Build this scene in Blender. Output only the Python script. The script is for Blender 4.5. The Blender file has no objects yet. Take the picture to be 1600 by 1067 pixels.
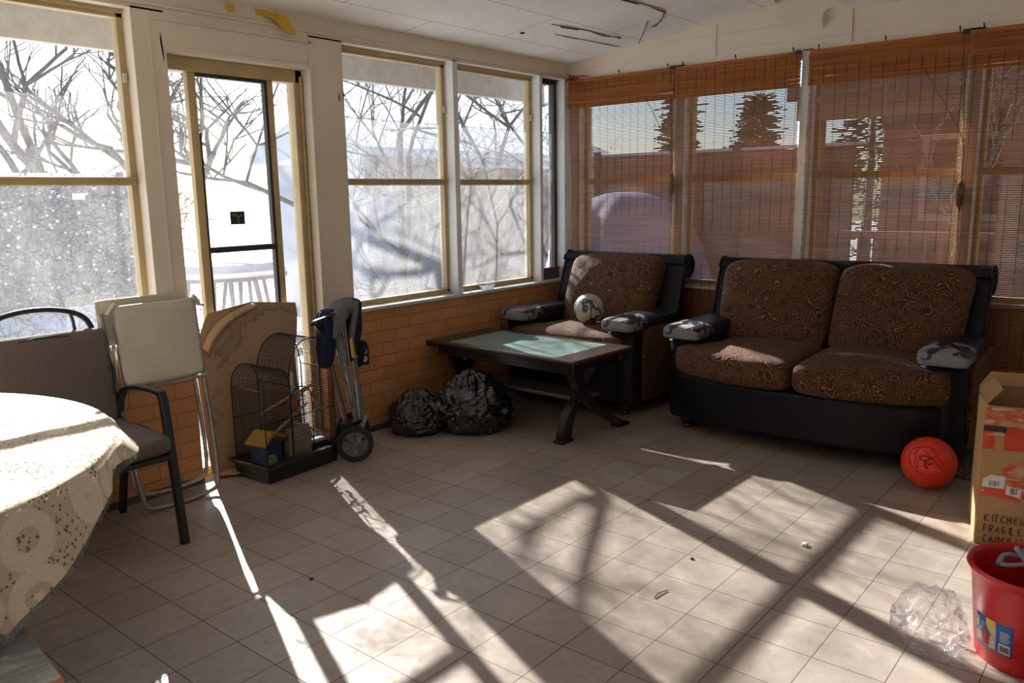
import bpy, bmesh, math, random
from mathutils import Vector, Matrix, noise
PI = math.pi
R = math.radians
sc = bpy.context.scene
COL = sc.collection

# ------------------------------------------------------------------ camera
YAW, PITCH, ROLL, FPX, CZ = 0.6933, -0.1798, -0.0159, 1261.67, 1.3656
fw = Vector((math.cos(YAW)*math.cos(PITCH), math.sin(YAW)*math.cos(PITCH), math.sin(PITCH)))
r0 = Vector((math.sin(YAW), -math.cos(YAW), 0)); u0 = r0.cross(fw)
rr = math.cos(ROLL)*r0 + math.sin(ROLL)*u0; uu = -math.sin(ROLL)*r0 + math.cos(ROLL)*u0
cd = bpy.data.cameras.new('camera'); cam = bpy.data.objects.new('camera', cd); COL.objects.link(cam)
cam.matrix_world = Matrix(((rr.x, uu.x, -fw.x, 0), (rr.y, uu.y, -fw.y, 0), (rr.z, uu.z, -fw.z, CZ), (0, 0, 0, 1)))
cd.sensor_width = 36; cd.lens = 36*FPX/1600; cd.clip_start = 0.05; cd.clip_end = 200
sc.camera = cam
# ------------------------------------------------------------------ sky, sun, exposure
w = bpy.data.worlds.new('world'); sc.world = w; w.use_nodes = True
nt = w.node_tree; bg = nt.nodes['Background']
sky = nt.nodes.new('ShaderNodeTexSky'); sky.sky_type = 'NISHITA'; sky.sun_disc = False
SUN_EL, SUN_AZ = R(26.0), R(67.5)
sky.sun_elevation = SUN_EL; sky.sun_rotation = PI/2 - SUN_AZ
sky.air_density = 1.0; sky.dust_density = 0.7; sky.ozone_density = 2.0
nt.links.new(sky.outputs[0], bg.inputs[0]); bg.inputs[1].default_value = 0.17
sdir = Vector((math.cos(SUN_EL)*math.cos(SUN_AZ), math.cos(SUN_EL)*math.sin(SUN_AZ), math.sin(SUN_EL)))
sl = bpy.data.lights.new('sun', 'SUN'); sl.energy = 17; sl.angle = R(0.6); sl.color = (1, 0.93, 0.82)
so = bpy.data.objects.new('sun', sl); COL.objects.link(so); so.rotation_euler = sdir.to_track_quat('Z', 'Y').to_euler()
so.location = sdir*30
sc.view_settings.view_transform = 'Standard'; sc.view_settings.look = 'None'
sc.view_settings.exposure = 0.52; sc.view_settings.gamma = 1; sc.view_settings.use_curve_mapping = False

# ------------------------------------------------------------------ helpers
def tag(o, label=None, cat=None, group=None, kind=None):
    if label: o['label'] = label
    if cat: o['category'] = cat
    if group: o['group'] = group
    if kind: o['kind'] = kind
    return o
def empty(name, loc=(0, 0, 0), rz=0):
    o = bpy.data.objects.new(name, None); COL.objects.link(o); o.location = loc; o.rotation_euler = (0, 0, rz)
    o.empty_display_size = 0.1
    return o
def dup(root):
    r = root.copy(); COL.objects.link(r)
    for ch in list(root.children):
        c = ch.copy(); COL.objects.link(c); c.parent = r
        for g in ch.children:
            d = g.copy(); COL.objects.link(d); d.parent = c
    return r
class MB:
    def __init__(s): s.bm = bmesh.new()
    def box(s, c, d, rot=None, top=None):
        m = Matrix.Translation(Vector(c))
        if rot: m = m @ (Matrix.Rotation(rot[2], 4, 'Z') @ Matrix.Rotation(rot[1], 4, 'Y') @ Matrix.Rotation(rot[0], 4, 'X'))
        m = m @ Matrix.Diagonal((d[0], d[1], d[2], 1))
        bmesh.ops.create_cube(s.bm, size=1, matrix=m); return s
    def bb(s, x0, x1, y0, y1, z0, z1):
        return s.box(((x0+x1)/2, (y0+y1)/2, (z0+z1)/2), (abs(x1-x0), abs(y1-y0), abs(z1-z0)))
    def tube(s, pts, r, n=8, closed=False, flat=None):
        pts = [Vector(p) for p in pts]; N = len(pts)
        rs = r if isinstance(r, (list, tuple)) else [r]*N
        rings = []; up = None
        for i, p in enumerate(pts):
            a = pts[(i-1) % N] if (i > 0 or closed) else p
            b = pts[(i+1) % N] if (i < N-1 or closed) else p
            t = (b-a)
            if t.length < 1e-9: t = Vector((0, 0, 1))
            t.normalize()
            if up is None:
                up = Vector((0, 0, 1)) if abs(t.z) < .9 else Vector((1, 0, 0))
            sd = t.cross(up)
            if sd.length < 1e-6: sd = t.orthogonal()
            sd.normalize(); up = sd.cross(t).normalized()
            k = flat or 1
            rings.append([s.bm.verts.new(p + sd*(math.cos(2*PI*j/n)*rs[i]) + up*(math.sin(2*PI*j/n)*rs[i]*k)) for j in range(n)])
        for i in range(N if closed else N-1):
            A, B = rings[i], rings[(i+1) % N]
            for j in range(n):
                try: s.bm.faces.new((A[j], A[(j+1) % n], B[(j+1) % n], B[j]))
                except ValueError: pass
        if not closed:
            try: s.bm.faces.new(list(reversed(rings[0]))); s.bm.faces.new(rings[-1])
            except ValueError: pass
        return s
    def lathe(s, prof, c=(0, 0, 0), n=24, mat=None):
        c = Vector(c); rings = []
        for (r, z) in prof:
            if r < 1e-5: rings.append([s.bm.verts.new(s._t(mat, c, Vector((0, 0, z))))])
            else: rings.append([s.bm.verts.new(s._t(mat, c, Vector((r*math.cos(2*PI*j/n), r*math.sin(2*PI*j/n), z)))) for j in range(n)])
        for A, B in zip(rings, rings[1:]):
            for j in range(n):
                q = []
                if len(A) == 1 and len(B) == 1: continue
                if len(A) == 1: q = [A[0], B[(j+1) % n], B[j]]
                elif len(B) == 1: q = [A[j], A[(j+1) % n], B[0]]
                else: q = [A[j], A[(j+1) % n], B[(j+1) % n], B[j]]
                s.bm.faces.new(q)
        return s
    def _t(s, mat, c, v): return (c + mat @ v) if mat else c + v
    def prism(s, pts, f0, f1):
        """pts: list of 2D; f0/f1: functions 2D->3D for the two caps"""
        A = [s.bm.verts.new(f0(p)) for p in pts]; B = [s.bm.verts.new(f1(p)) for p in pts]
        n = len(pts)
        s.bm.faces.new(A); s.bm.faces.new(list(reversed(B)))
        for i in range(n): s.bm.faces.new((A[i], B[i], B[(i+1) % n], A[(i+1) % n]))
        return s
    def grid(s, fn, nu, nv, cu=False):
        V = [[s.bm.verts.new(fn(i/nu, j/nv)) for j in range(nv+1)] for i in range(nu if cu else nu+1)]
        for i in range(nu):
            for j in range(nv):
                a, b = V[i], V[(i+1) % len(V)]
                s.bm.faces.new((a[j], b[j], b[j+1], a[j+1]))
        return s
    def rbox(s, c, d, r, n=10, puff=(0, 0, 0), fn=None):
        """rounded, puffed box; fn deforms local coords in [-1,1]^3 space -> offset"""
        t = bmesh.new(); bmesh.ops.create_cube(t, size=2)
        bmesh.ops.subdivide_edges(t, edges=t.edges[:], cuts=n, use_grid_fill=True)
        h = Vector(d)/2; c = Vector(c); mp = {}
        for v in t.verts:
            p = v.co.copy()
            # denser near edges
            q = Vector([math.copysign(1-(1-abs(a))**1.5, a) if abs(a) < 1 else a for a in p])
            full = Vector((q.x*h.x, q.y*h.y, q.z*h.z))
            inner = Vector([max(-(h[i]-r), min(h[i]-r, full[i])) for i in range(3)])
            df = full-inner
            if df.length > 1e-9: full = inner + df.normalized()*min(r, df.length if max(abs(a) for a in p) < 1 else r)
            x, y, z = full.x/h.x, full.y/h.y, full.z/h.z
            full.x += math.copysign(puff[0], x)*(abs(x) > .5)*(1-y*y)*(1-z*z)
            full.y += math.copysign(puff[1], y)*(abs(y) > .5)*(1-x*x)*(1-z*z)
            full.z += z*puff[2]*(1-x*x)*(1-y*y)
            if fn: full = fn(full, (x, y, z))
            mp[v] = s.bm.verts.new(c+full)
        for f in t.faces: s.bm.faces.new([mp[v] for v in f.verts])
        t.free(); return s
    def bent(s, fn):
        for v in s.bm.verts: v.co = fn(v.co)
        return s
    def build(s, name, m, parent=None, smooth=True, bevel=0, seg=2, sub=0, ang=38, loc=None, rz=0):
        bmesh.ops.recalc_face_normals(s.bm, faces=s.bm.faces[:])
        me = bpy.data.meshes.new(name); s.bm.to_mesh(me); s.bm.free()
        if smooth:
            me.shade_smooth(); me.set_sharp_from_angle(angle=R(ang))
        o = bpy.data.objects.new(name, me); COL.objects.link(o)
        if m: me.materials.append(m)
        if parent: o.parent = parent
        if loc is not None: o.location = loc
        if rz: o.rotation_euler = (0, 0, rz)
        if bevel:
            b = o.modifiers.new('bevel', 'BEVEL'); b.width = bevel; b.segments = seg; b.limit_method = 'ANGLE'; b.angle_limit = R(40)
            b.harden_normals = False
        if sub:
            b = o.modifiers.new('sub', 'SUBSURF'); b.levels = sub; b.render_levels = sub
        return o
def arc(c, r, a0, a1, n, plane='xz'):
    out = []
    for i in range(n+1):
        a = a0+(a1-a0)*i/n; u, v = r*math.cos(a), r*math.sin(a)
        out.append(Vector(c)+(Vector((u, 0, v)) if plane == 'xz' else Vector((0, u, v)) if plane == 'yz' else Vector((u, v, 0))))
    return out
def smooth_path(P, it=2, closed=False):
    P = [Vector(p) for p in P]
    for _ in range(it):
        Q = [] if closed else [P[0]]
        rng = range(len(P)) if closed else range(len(P)-1)
        for i in rng:
            a, b = P[i], P[(i+1) % len(P)]
            Q += [a*.75+b*.25, a*.25+b*.75]
        if not closed: Q.append(P[-1])
        P = Q
    return P

# ------------------------------------------------------------------ materials
class NB:
    """tiny node-graph builder"""
    def __init__(s, name):
        s.m = bpy.data.materials.new(name); s.m.use_nodes = True; s.t = s.m.node_tree
        s.b = s.t.nodes['Principled BSDF']; s.out = s.t.nodes['Material Output']
    def n(s, typ, **kw):
        nd = s.t.nodes.new('ShaderNode'+typ)
        for k, v in kw.items():
            if k in nd.inputs.keys() or k[0].isupper(): s.set(nd, k, v)
            else: setattr(nd, k, v)
        return nd
    def set(s, nd, k, v):
        k = k.replace('_', ' ') if k not in nd.inputs.keys() else k
        if isinstance(v, bpy.types.NodeSocket): s.t.links.new(v, nd.inputs[k])
        else: nd.inputs[k].default_value = v
    def l(s, a, b): s.t.links.new(a, b)
    def coord(s, which='Object', scale=None, loc=None, rot=None):
        tc = s.n('TexCoord'); o = tc.outputs[which]
        if scale or loc or rot:
            mp = s.n('Mapping'); s.l(o, mp.inputs['Vector'])
            if scale: mp.inputs['Scale'].default_value = scale if hasattr(scale, '__len__') else (scale,)*3
            if loc: mp.inputs['Location'].default_value = loc
            if rot: mp.inputs['Rotation'].default_value = rot
            o = mp.outputs[0]
        return o
    def noise(s, vec, scale, detail=4, rough=.55, dist=0):
        nd = s.n('TexNoise'); s.l(vec, nd.inputs['Vector']); nd.inputs['Scale'].default_value = scale
        nd.inputs['Detail'].default_value = detail; nd.inputs['Roughness'].default_value = rough; nd.inputs['Distortion'].default_value = dist
        return nd
    def ramp(s, fac, stops, interp='LINEAR'):
        nd = s.n('ValToRGB'); s.l(fac, nd.inputs[0]); cr = nd.color_ramp; cr.interpolation = interp
        while len(cr.elements) < len(stops): cr.elements.new(.5)
        for e, (p, c) in zip(cr.elements, stops):
            e.position = p; e.color = (c, c, c, 1) if not hasattr(c, '__len__') else (*c[:3], 1)
        return nd.outputs[0]
    def mix(s, fac, a, b, mode='MIX'):
        nd = s.n('Mix'); nd.data_type = 'RGBA'; nd.blend_type = mode
        for i, v in ((0, fac), (6, a), (7, b)):
            if isinstance(v, bpy.types.NodeSocket): s.l(v, nd.inputs[i])
            elif i == 0: nd.inputs[0].default_value = v
            else: nd.inputs[i].default_value = (*v[:3], 1)
        return nd.outputs[2]
    def math(s, op, a, b=None, c=None, clamp=False):
        nd = s.n('Math'); nd.operation = op; nd.use_clamp = clamp
        for i, v in enumerate((a, b, c)):
            if v is None: continue
            if isinstance(v, bpy.types.NodeSocket): s.l(v, nd.inputs[i])
            else: nd.inputs[i].default_value = v
        return nd.outputs[0]
    def bump(s, h, strength=.3, dist=.005):
        nd = s.n('Bump'); s.l(h, nd.inputs['Height']); nd.inputs['Strength'].default_value = strength; nd.inputs['Distance'].default_value = dist
        s.l(nd.outputs[0], s.b.inputs['Normal']); return nd
    def fin(s, color=None, rough=None, metal=None, spec=None, **kw):
        for k, v in (('Base Color', color), ('Roughness', rough), ('Metallic', metal), ('Specular IOR Level', spec)):
            if v is None: continue
            if isinstance(v, bpy.types.NodeSocket): s.l(v, s.b.inputs[k])
            elif k == 'Base Color': s.b.inputs[k].default_value = (*v[:3], 1)
            else: s.b.inputs[k].default_value = v
        for k, v in kw.items(): s.b.inputs[k.replace('_', ' ')].default_value = v
        return s.m
def plain(name, color, rough=.5, metal=0, var=.12, scale=14, bump=0, spec=.5, **kw):
    b = NB(name); v = b.coord(); nz = b.noise(v, scale, 5)
    lo = [c*(1-var) for c in color]; hi = [min(1, c*(1+var)) for c in color]
    c = b.ramp(nz.outputs[0], [(.3, lo), (.7, hi)])
    if bump: b.bump(nz.outputs[0], bump, .004)
    return b.fin(c, rough, metal, spec, **kw)

def m_floor():
    b = NB('floor_tile'); v = b.coord('Object', loc=(-1.4320, -2.7766, 0))
    br = b.n('TexBrick'); b.l(v, br.inputs['Vector']); br.offset = 0; br.squash = 1
    br.inputs['Scale'].default_value = 1; br.inputs['Brick Width'].default_value = .20275; br.inputs['Row Height'].default_value = .205
    br.inputs['Mortar Size'].default_value = .0016; br.inputs['Mortar Smooth'].default_value = .2; br.inputs['Bias'].default_value = 0
    br.inputs['Color1'].default_value = (.375, .312, .262, 1); br.inputs['Color2'].default_value = (.44, .368, .310, 1); br.inputs['Mortar'].default_value = (.085, .07, .06, 1)
    n1 = b.noise(v, 2.2, 6, .6); n2 = b.noise(v, 22, 6, .65, .6)
    c = b.mix(1, br.outputs['Color'], b.ramp(n1.outputs[0], [(.3, .82), (.7, 1.06)]), 'MULTIPLY')
    c = b.mix(1, c, b.ramp(n2.outputs[0], [(.3, .86), (.72, 1.08)]), 'MULTIPLY')
    st = b.noise(v, 5.0, 8, .72, 1.2)
    c = b.mix(b.ramp(st.outputs[0], [(.6, 0), (.74, .35)]), c, (.62, .60, .57))
    rg = b.math('ADD', b.ramp(n2.outputs[0], [(.3, .26), (.7, .44)]), b.math('MULTIPLY', br.outputs['Fac'], .4))
    h = b.math('SUBTRACT', b.math('MULTIPLY', n2.outputs[0], .12), br.outputs['Fac'])
    b.bump(h, .5, .002)
    return b.fin(c, rg, spec=.45)
def m_brick(axis):
    b = NB('orange_painted_brick_'+axis); tc = b.n('TexCoord'); sp = b.n('SeparateXYZ'); b.l(tc.outputs['Object'], sp.inputs[0])
    cb = b.n('CombineXYZ'); b.l(sp.outputs['XY'.index(axis)], cb.inputs[0]); b.l(sp.outputs[2], cb.inputs[1]); v = cb.outputs[0]
    br = b.n('TexBrick'); b.l(v, br.inputs['Vector']); br.inputs['Scale'].default_value = 1
    br.inputs['Brick Width'].default_value = .215; br.inputs['Row Height'].default_value = .0735; br.inputs['Mortar Size'].default_value = .0045; br.inputs['Mortar Smooth'].default_value = .6
    br.inputs['Color1'].default_value = (.56, .255, .095, 1); br.inputs['Color2'].default_value = (.63, .295, .115, 1); br.inputs['Mortar'].default_value = (.44, .19, .07, 1)
    n1 = b.noise(tc.outputs['Object'], 6, 6, .6); n2 = b.noise(tc.outputs['Object'], 45, 4)
    c = b.mix(1, br.outputs['Color'], b.ramp(n1.outputs[0], [(.3, .84), (.7, 1.08)]), 'MULTIPLY')
    h = b.math('SUBTRACT', b.math('MULTIPLY', n2.outputs[0], .25), br.outputs['Fac']); b.bump(h, .7, .004)
    return b.fin(c, .55)
def m_white(name='old_white_paint', col=(.76, .665, .54), dirt=(.50, .39, .28)):
    b = NB(name); v = b.coord(); n1 = b.noise(v, 1.7, 6, .62); n2 = b.noise(v, 60, 3); n3 = b.noise(v, 9, 8, .75)
    c = b.mix(b.ramp(n1.outputs[0], [(.45, 0), (.8, .3)]), col, dirt)
    c = b.mix(b.ramp(n3.outputs[0], [(.70, 0), (.76, .55)]), c, (.16, .11, .07))
    b.bump(n2.outputs[0], .12, .002)
    return b.fin(c, .5)
def m_ceiling():
    b = NB('textured_ceiling_board'); v = b.coord('Object', loc=(.3, .31, 0))
    br = b.n('TexBrick'); b.l(v, br.inputs['Vector']); br.inputs['Scale'].default_value = 1; br.offset = .5
    br.inputs['Brick Width'].default_value = 1.22; br.inputs['Row Height'].default_value = .405; br.inputs['Mortar Size'].default_value = .0022
    br.inputs['Color1'].default_value = (.93, .88, .80, 1); br.inputs['Color2'].default_value = (.95, .90, .83, 1); br.inputs['Mortar'].default_value = (.28, .22, .16, 1)
    n1 = b.noise(v, 130, 3, .7); n2 = b.noise(v, 1.4, 5)
    c = b.mix(1, br.outputs['Color'], b.ramp(n2.outputs[0], [(.3, .85), (.7, 1.05)]), 'MULTIPLY')
    c = b.mix(1, c, b.ramp(n1.outputs[0], [(.35, .88), (.65, 1.04)]), 'MULTIPLY')
    b.bump(b.math('SUBTRACT', n1.outputs[0], b.math('MULTIPLY', br.outputs['Fac'], 2)), .5, .004)
    return b.fin(c, .8)
def m_glass(name, film=.16, streak=.12, tint=(.93, .96, 1), alb=.34):
    """old window glass: clear with a dusty film that scatters the light falling on it"""
    b = NB(name); b.t.nodes.remove(b.b); v = b.coord('Object', scale=(1, 1, .35)); n1 = b.noise(v, 14, 7, .7); v2 = b.coord(); n2 = b.noise(v2, 1.6, 4); n3 = b.noise(v2, 120, 2, .6)
    f = b.math('MULTIPLY_ADD', b.ramp(n1.outputs[0], [(.35, 0), (.75, 1)]), streak, film)
    f = b.math('MULTIPLY', f, b.ramp(n2.outputs[0], [(.25, .7), (.75, 1.35)]))
    f = b.math('MULTIPLY', f, b.ramp(n3.outputs[0], [(.4, .75), (.62, 1.3)]), clamp=True)
    tr = b.n('BsdfTransparent'); tr.inputs[0].default_value = (*tint, 1)
    tl = b.n('BsdfTranslucent'); tl.inputs[0].default_value = (alb*.97, alb, alb*1.02, 1)
    df = b.n('BsdfDiffuse'); df.inputs[0].default_value = (.5, .5, .48, 1)
    a = b.n('MixShader'); a.inputs[0].default_value = .25; b.l(tl.outputs[0], a.inputs[1]); b.l(df.outputs[0], a.inputs[2])
    m = b.n('MixShader'); b.l(f, m.inputs[0]); b.l(tr.outputs[0], m.inputs[1]); b.l(a.outputs[0], m.inputs[2])
    gl = b.n('BsdfGlossy'); gl.inputs['Roughness'].default_value = .03
    fr = b.n('LayerWeight'); fr.inputs[0].default_value = .5
    fo = b.math('MULTIPLY_ADD', b.math('POWER', fr.outputs['Facing'], 5), .6, .025)
    g = b.n('MixShader'); b.l(fo, g.inputs[0]); b.l(m.outputs[0], g.inputs[1]); b.l(gl.outputs[0], g.inputs[2])
    b.l(g.outputs[0], b.out.inputs[0]); return b.m
def m_bamboo(name, col, trans=.45):
    b = NB(name); v = b.coord('Object', scale=(1, 1, 1)); n1 = b.noise(b.coord('Object', scale=(3, 3, 90)), 1.0, 3)
    c = b.mix(b.ramp(n1.outputs[0], [(.3, 0), (.7, 1)]), [x*.72 for x in col], [min(1, x*1.2) for x in col])
    b.fin(c, .55)
    tl = b.n('BsdfTranslucent'); b.l(c, tl.inputs[0])
    m = b.n('MixShader'); m.inputs[0].default_value = trans; b.l(b.b.outputs[0], m.inputs[1]); b.l(tl.outputs[0], m.inputs[2])
    b.l(m.outputs[0], b.out.inputs[0]); return b.m
def m_paisley():
    b = NB('brown_paisley_chenille'); v = b.coord(); nz = b.noise(v, 7, 3)
    vv = b.n('VectorMath'); vv.operation = 'MULTIPLY_ADD'; b.l(nz.outputs[1], vv.inputs[0]); vv.inputs[1].default_value = (.07,)*3; b.l(v, vv.inputs[2])
    vo = b.n('TexVoronoi'); b.l(vv.outputs[0], vo.inputs['Vector']); vo.inputs['Scale'].default_value = 12
    vo2 = b.n('TexVoronoi'); b.l(vv.outputs[0], vo2.inputs['Vector']); vo2.inputs['Scale'].default_value = 40
    s1 = b.math('SINE', b.math('MULTIPLY', vo.outputs['Distance'], 52))
    s2 = b.math('SINE', b.math('MULTIPLY', vo2.outputs['Distance'], 24))
    k = b.ramp(b.noise(v, 10, 2).outputs[0], [(.46, 0), (.54, 1)])
    s = b.mix(k, s1, s2); f = b.ramp(s, [(.5, 0), (.9, 1)])
    fz = b.noise(v, 160, 2)
    c = b.mix(f, (.075, .030, .014), (.30, .155, .07)); c = b.mix(1, c, b.ramp(fz.outputs[0], [(.3, .7), (.7, 1.15)]), 'MULTIPLY')
    b.bump(b.math('ADD', s, b.math('MULTIPLY', fz.outputs[0], .5)), .45, .003)
    return b.fin(c, .85, spec=.25, Sheen_Weight=.04)
def m_leather():
    b = NB('black_leatherette'); v = b.coord(); n = b.noise(v, 90, 4); n2 = b.noise(v, 3, 4)
    b.bump(n.outputs[0], .15, .002)
    return b.fin(b.ramp(n2.outputs[0], [(.3, (.004, .004, .005)), (.7, (.009, .009, .010))]), .46, spec=.25)
def m_peeled():
    """arm pad: black leatherette whose coat has flaked off the front and top down to the grey cloth"""
    b = NB('peeling_arm_pad'); tc = b.n('TexCoord'); sp = b.n('SeparateXYZ'); b.l(tc.outputs['Object'], sp.inputs[0])
    v = tc.outputs['Object']; n = b.noise(v, 7, 5, .6, .4)
    front = b.n('MapRange'); b.l(sp.outputs[1], front.inputs[0]); front.inputs[1].default_value = .02; front.inputs[2].default_value = .42; front.inputs[3].default_value = 1; front.inputs[4].default_value = .0
    s = b.math('ADD', front.outputs[0], b.math('MULTIPLY', b.math('SUBTRACT', n.outputs[0], .5), 2.4))
    f = b.ramp(s, [(.84, 0), (.86, 1)])
    fz = b.noise(v, 150, 3)
    c = b.mix(f, (.014, .014, .017), b.ramp(fz.outputs[0], [(.3, (.17, .17, .18)), (.7, (.27, .27, .29))]))
    b.bump(b.math('MULTIPLY', f, -1), .4, .003)
    return b.fin(c, b.ramp(f, [(0, .35), (1, .8)]))
def m_lace():
    b = NB('cream_lace'); v = b.coord(); nz = b.noise(v, 5, 2)
    vo = b.n('TexVoronoi'); b.l(v, vo.inputs['Vector']); vo.inputs['Scale'].default_value = 7.5; vo.inputs['Randomness'].default_value = .25
    vf = b.n('TexVoronoi'); b.l(v, vf.inputs['Vector']); vf.inputs['Scale'].default_value = 75
    d = vo.outputs['Distance']
    ring = b.ramp(d, [(0, 0), (.09, 0), (.12, 1), (.22, 1), (.25, 0), (.50, 0), (.53, .9), (.62, .9)])
    hole = b.math('MULTIPLY', ring, b.ramp(vf.outputs['Distance'], [(.24, 1), (.33, 0)]))
    hole = b.math('MULTIPLY', hole, .9, clamp=True)
    fz = b.noise(v, 200, 2)
    c = b.mix(ring, (.93, .83, .66), (.74, .62, .45)); c = b.mix(1, c, b.ramp(fz.outputs[0], [(.3, .85), (.7, 1.05)]), 'MULTIPLY')
    b.bump(d, .3, .004)
    b.fin(c, .8)
    tl = b.n('BsdfTranslucent'); b.l(c, tl.inputs[0])
    a = b.n('MixShader'); a.inputs[0].default_value = .25; b.l(b.b.outputs[0], a.inputs[1]); b.l(tl.outputs[0], a.inputs[2])
    t = b.n('BsdfTransparent'); m = b.n('MixShader'); b.l(hole, m.inputs[0]); b.l(a.outputs[0], m.inputs[1]); b.l(t.outputs[0], m.inputs[2])
    b.l(m.outputs[0], b.out.inputs[0]); return b.m
def m_wood_dark():
    b = NB('dark_espresso_wood'); v = b.coord('Object', scale=(14, 2, 14)); n = b.noise(v, 3, 6, .6)
    return b.fin(b.ramp(n.outputs[0], [(.3, (.010, .007, .006)), (.7, (.024, .015, .012))]), .27, spec=.5)
def m_card(name='brown_cardboard', col=(.46, .31, .19), stain=True):
    b = NB(name); v = b.coord(); n = b.noise(v, 3.3, 6, .6, .5); n2 = b.noise(v, 50, 3)
    c = b.mix(b.ramp(n2.outputs[0], [(.3, 0), (.7, 1)]), [x*.92 for x in col], col)
    if stain:
        rim = b.ramp(n.outputs[0], [(.50, 0), (.545, 0), (.56, 1), (.575, .25), (.7, .25)])
        c = b.mix(b.math('MULTIPLY', rim, .7), c, (.17, .10, .06))
    b.bump(n2.outputs[0], .1, .002); return b.fin(c, .85)
def m_snow():
    b = NB('snow'); v = b.coord(); n = b.noise(v, 1.3, 6); b.bump(n.outputs[0], .5, .05)
    return b.fin(b.ramp(n.outputs[0], [(.3, (.74, .78, .84)), (.7, (.86, .88, .92))]), .7)
def m_wood_out(name, c1, c2, sx=(30, 30, 1.5)):
    b = NB(name); v = b.coord('Object', scale=sx); n = b.noise(v, 1.2, 5); v2 = b.coord(); n2 = b.noise(v2, 1.1, 4)
    c = b.ramp(n.outputs[0], [(.3, c1), (.7, c2)]); c = b.mix(1, c, b.ramp(n2.outputs[0], [(.3, .75), (.7, 1.1)]), 'MULTIPLY')
    b.bump(n.outputs[0], .3, .004); return b.fin(c, .75)
def m_bagplastic(name, col, rough, scale=26):
    b = NB(name); v = b.coord(); n = b.noise(v, scale*.25, 5, .6, 1.4); n2 = b.n('TexVoronoi'); b.l(v, n2.inputs['Vector']); n2.inputs['Scale'].default_value = scale; n2.feature = 'DISTANCE_TO_EDGE'
    b.bump(b.math('ADD', n.outputs[0], b.math('MULTIPLY', n2.outputs[0], .4)), .6, .012)
    return b.fin(col, rough, spec=.9)
def m_woven(name, c1, c2, scale=260):
    b = NB(name); v = b.coord(); n = b.noise(v, scale, 2); n2 = b.noise(v, 4, 3)
    c = b.mix(b.ramp(n.outputs[0], [(.35, 0), (.65, 1)]), c1, c2); c = b.mix(1, c, b.ramp(n2.outputs[0], [(.3, .9), (.7, 1.06)]), 'MULTIPLY')
    b.bump(n.outputs[0], .3, .002); return b.fin(c, .9, spec=.2)
def m_siding(name, col, pitch=.15):
    b = NB(name); tc = b.n('TexCoord'); sp = b.n('SeparateXYZ'); b.l(tc.outputs['Object'], sp.inputs[0])
    f = b.math('FRACT', b.math('DIVIDE', sp.outputs[2], pitch)); b.bump(f, .8, .02)
    n = b.noise(tc.outputs['Object'], 3, 4)
    return b.fin(b.mix(b.ramp(n.outputs[0], [(.3, 0), (.7, 1)]), [x*.88 for x in col], col), .6)

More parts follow.
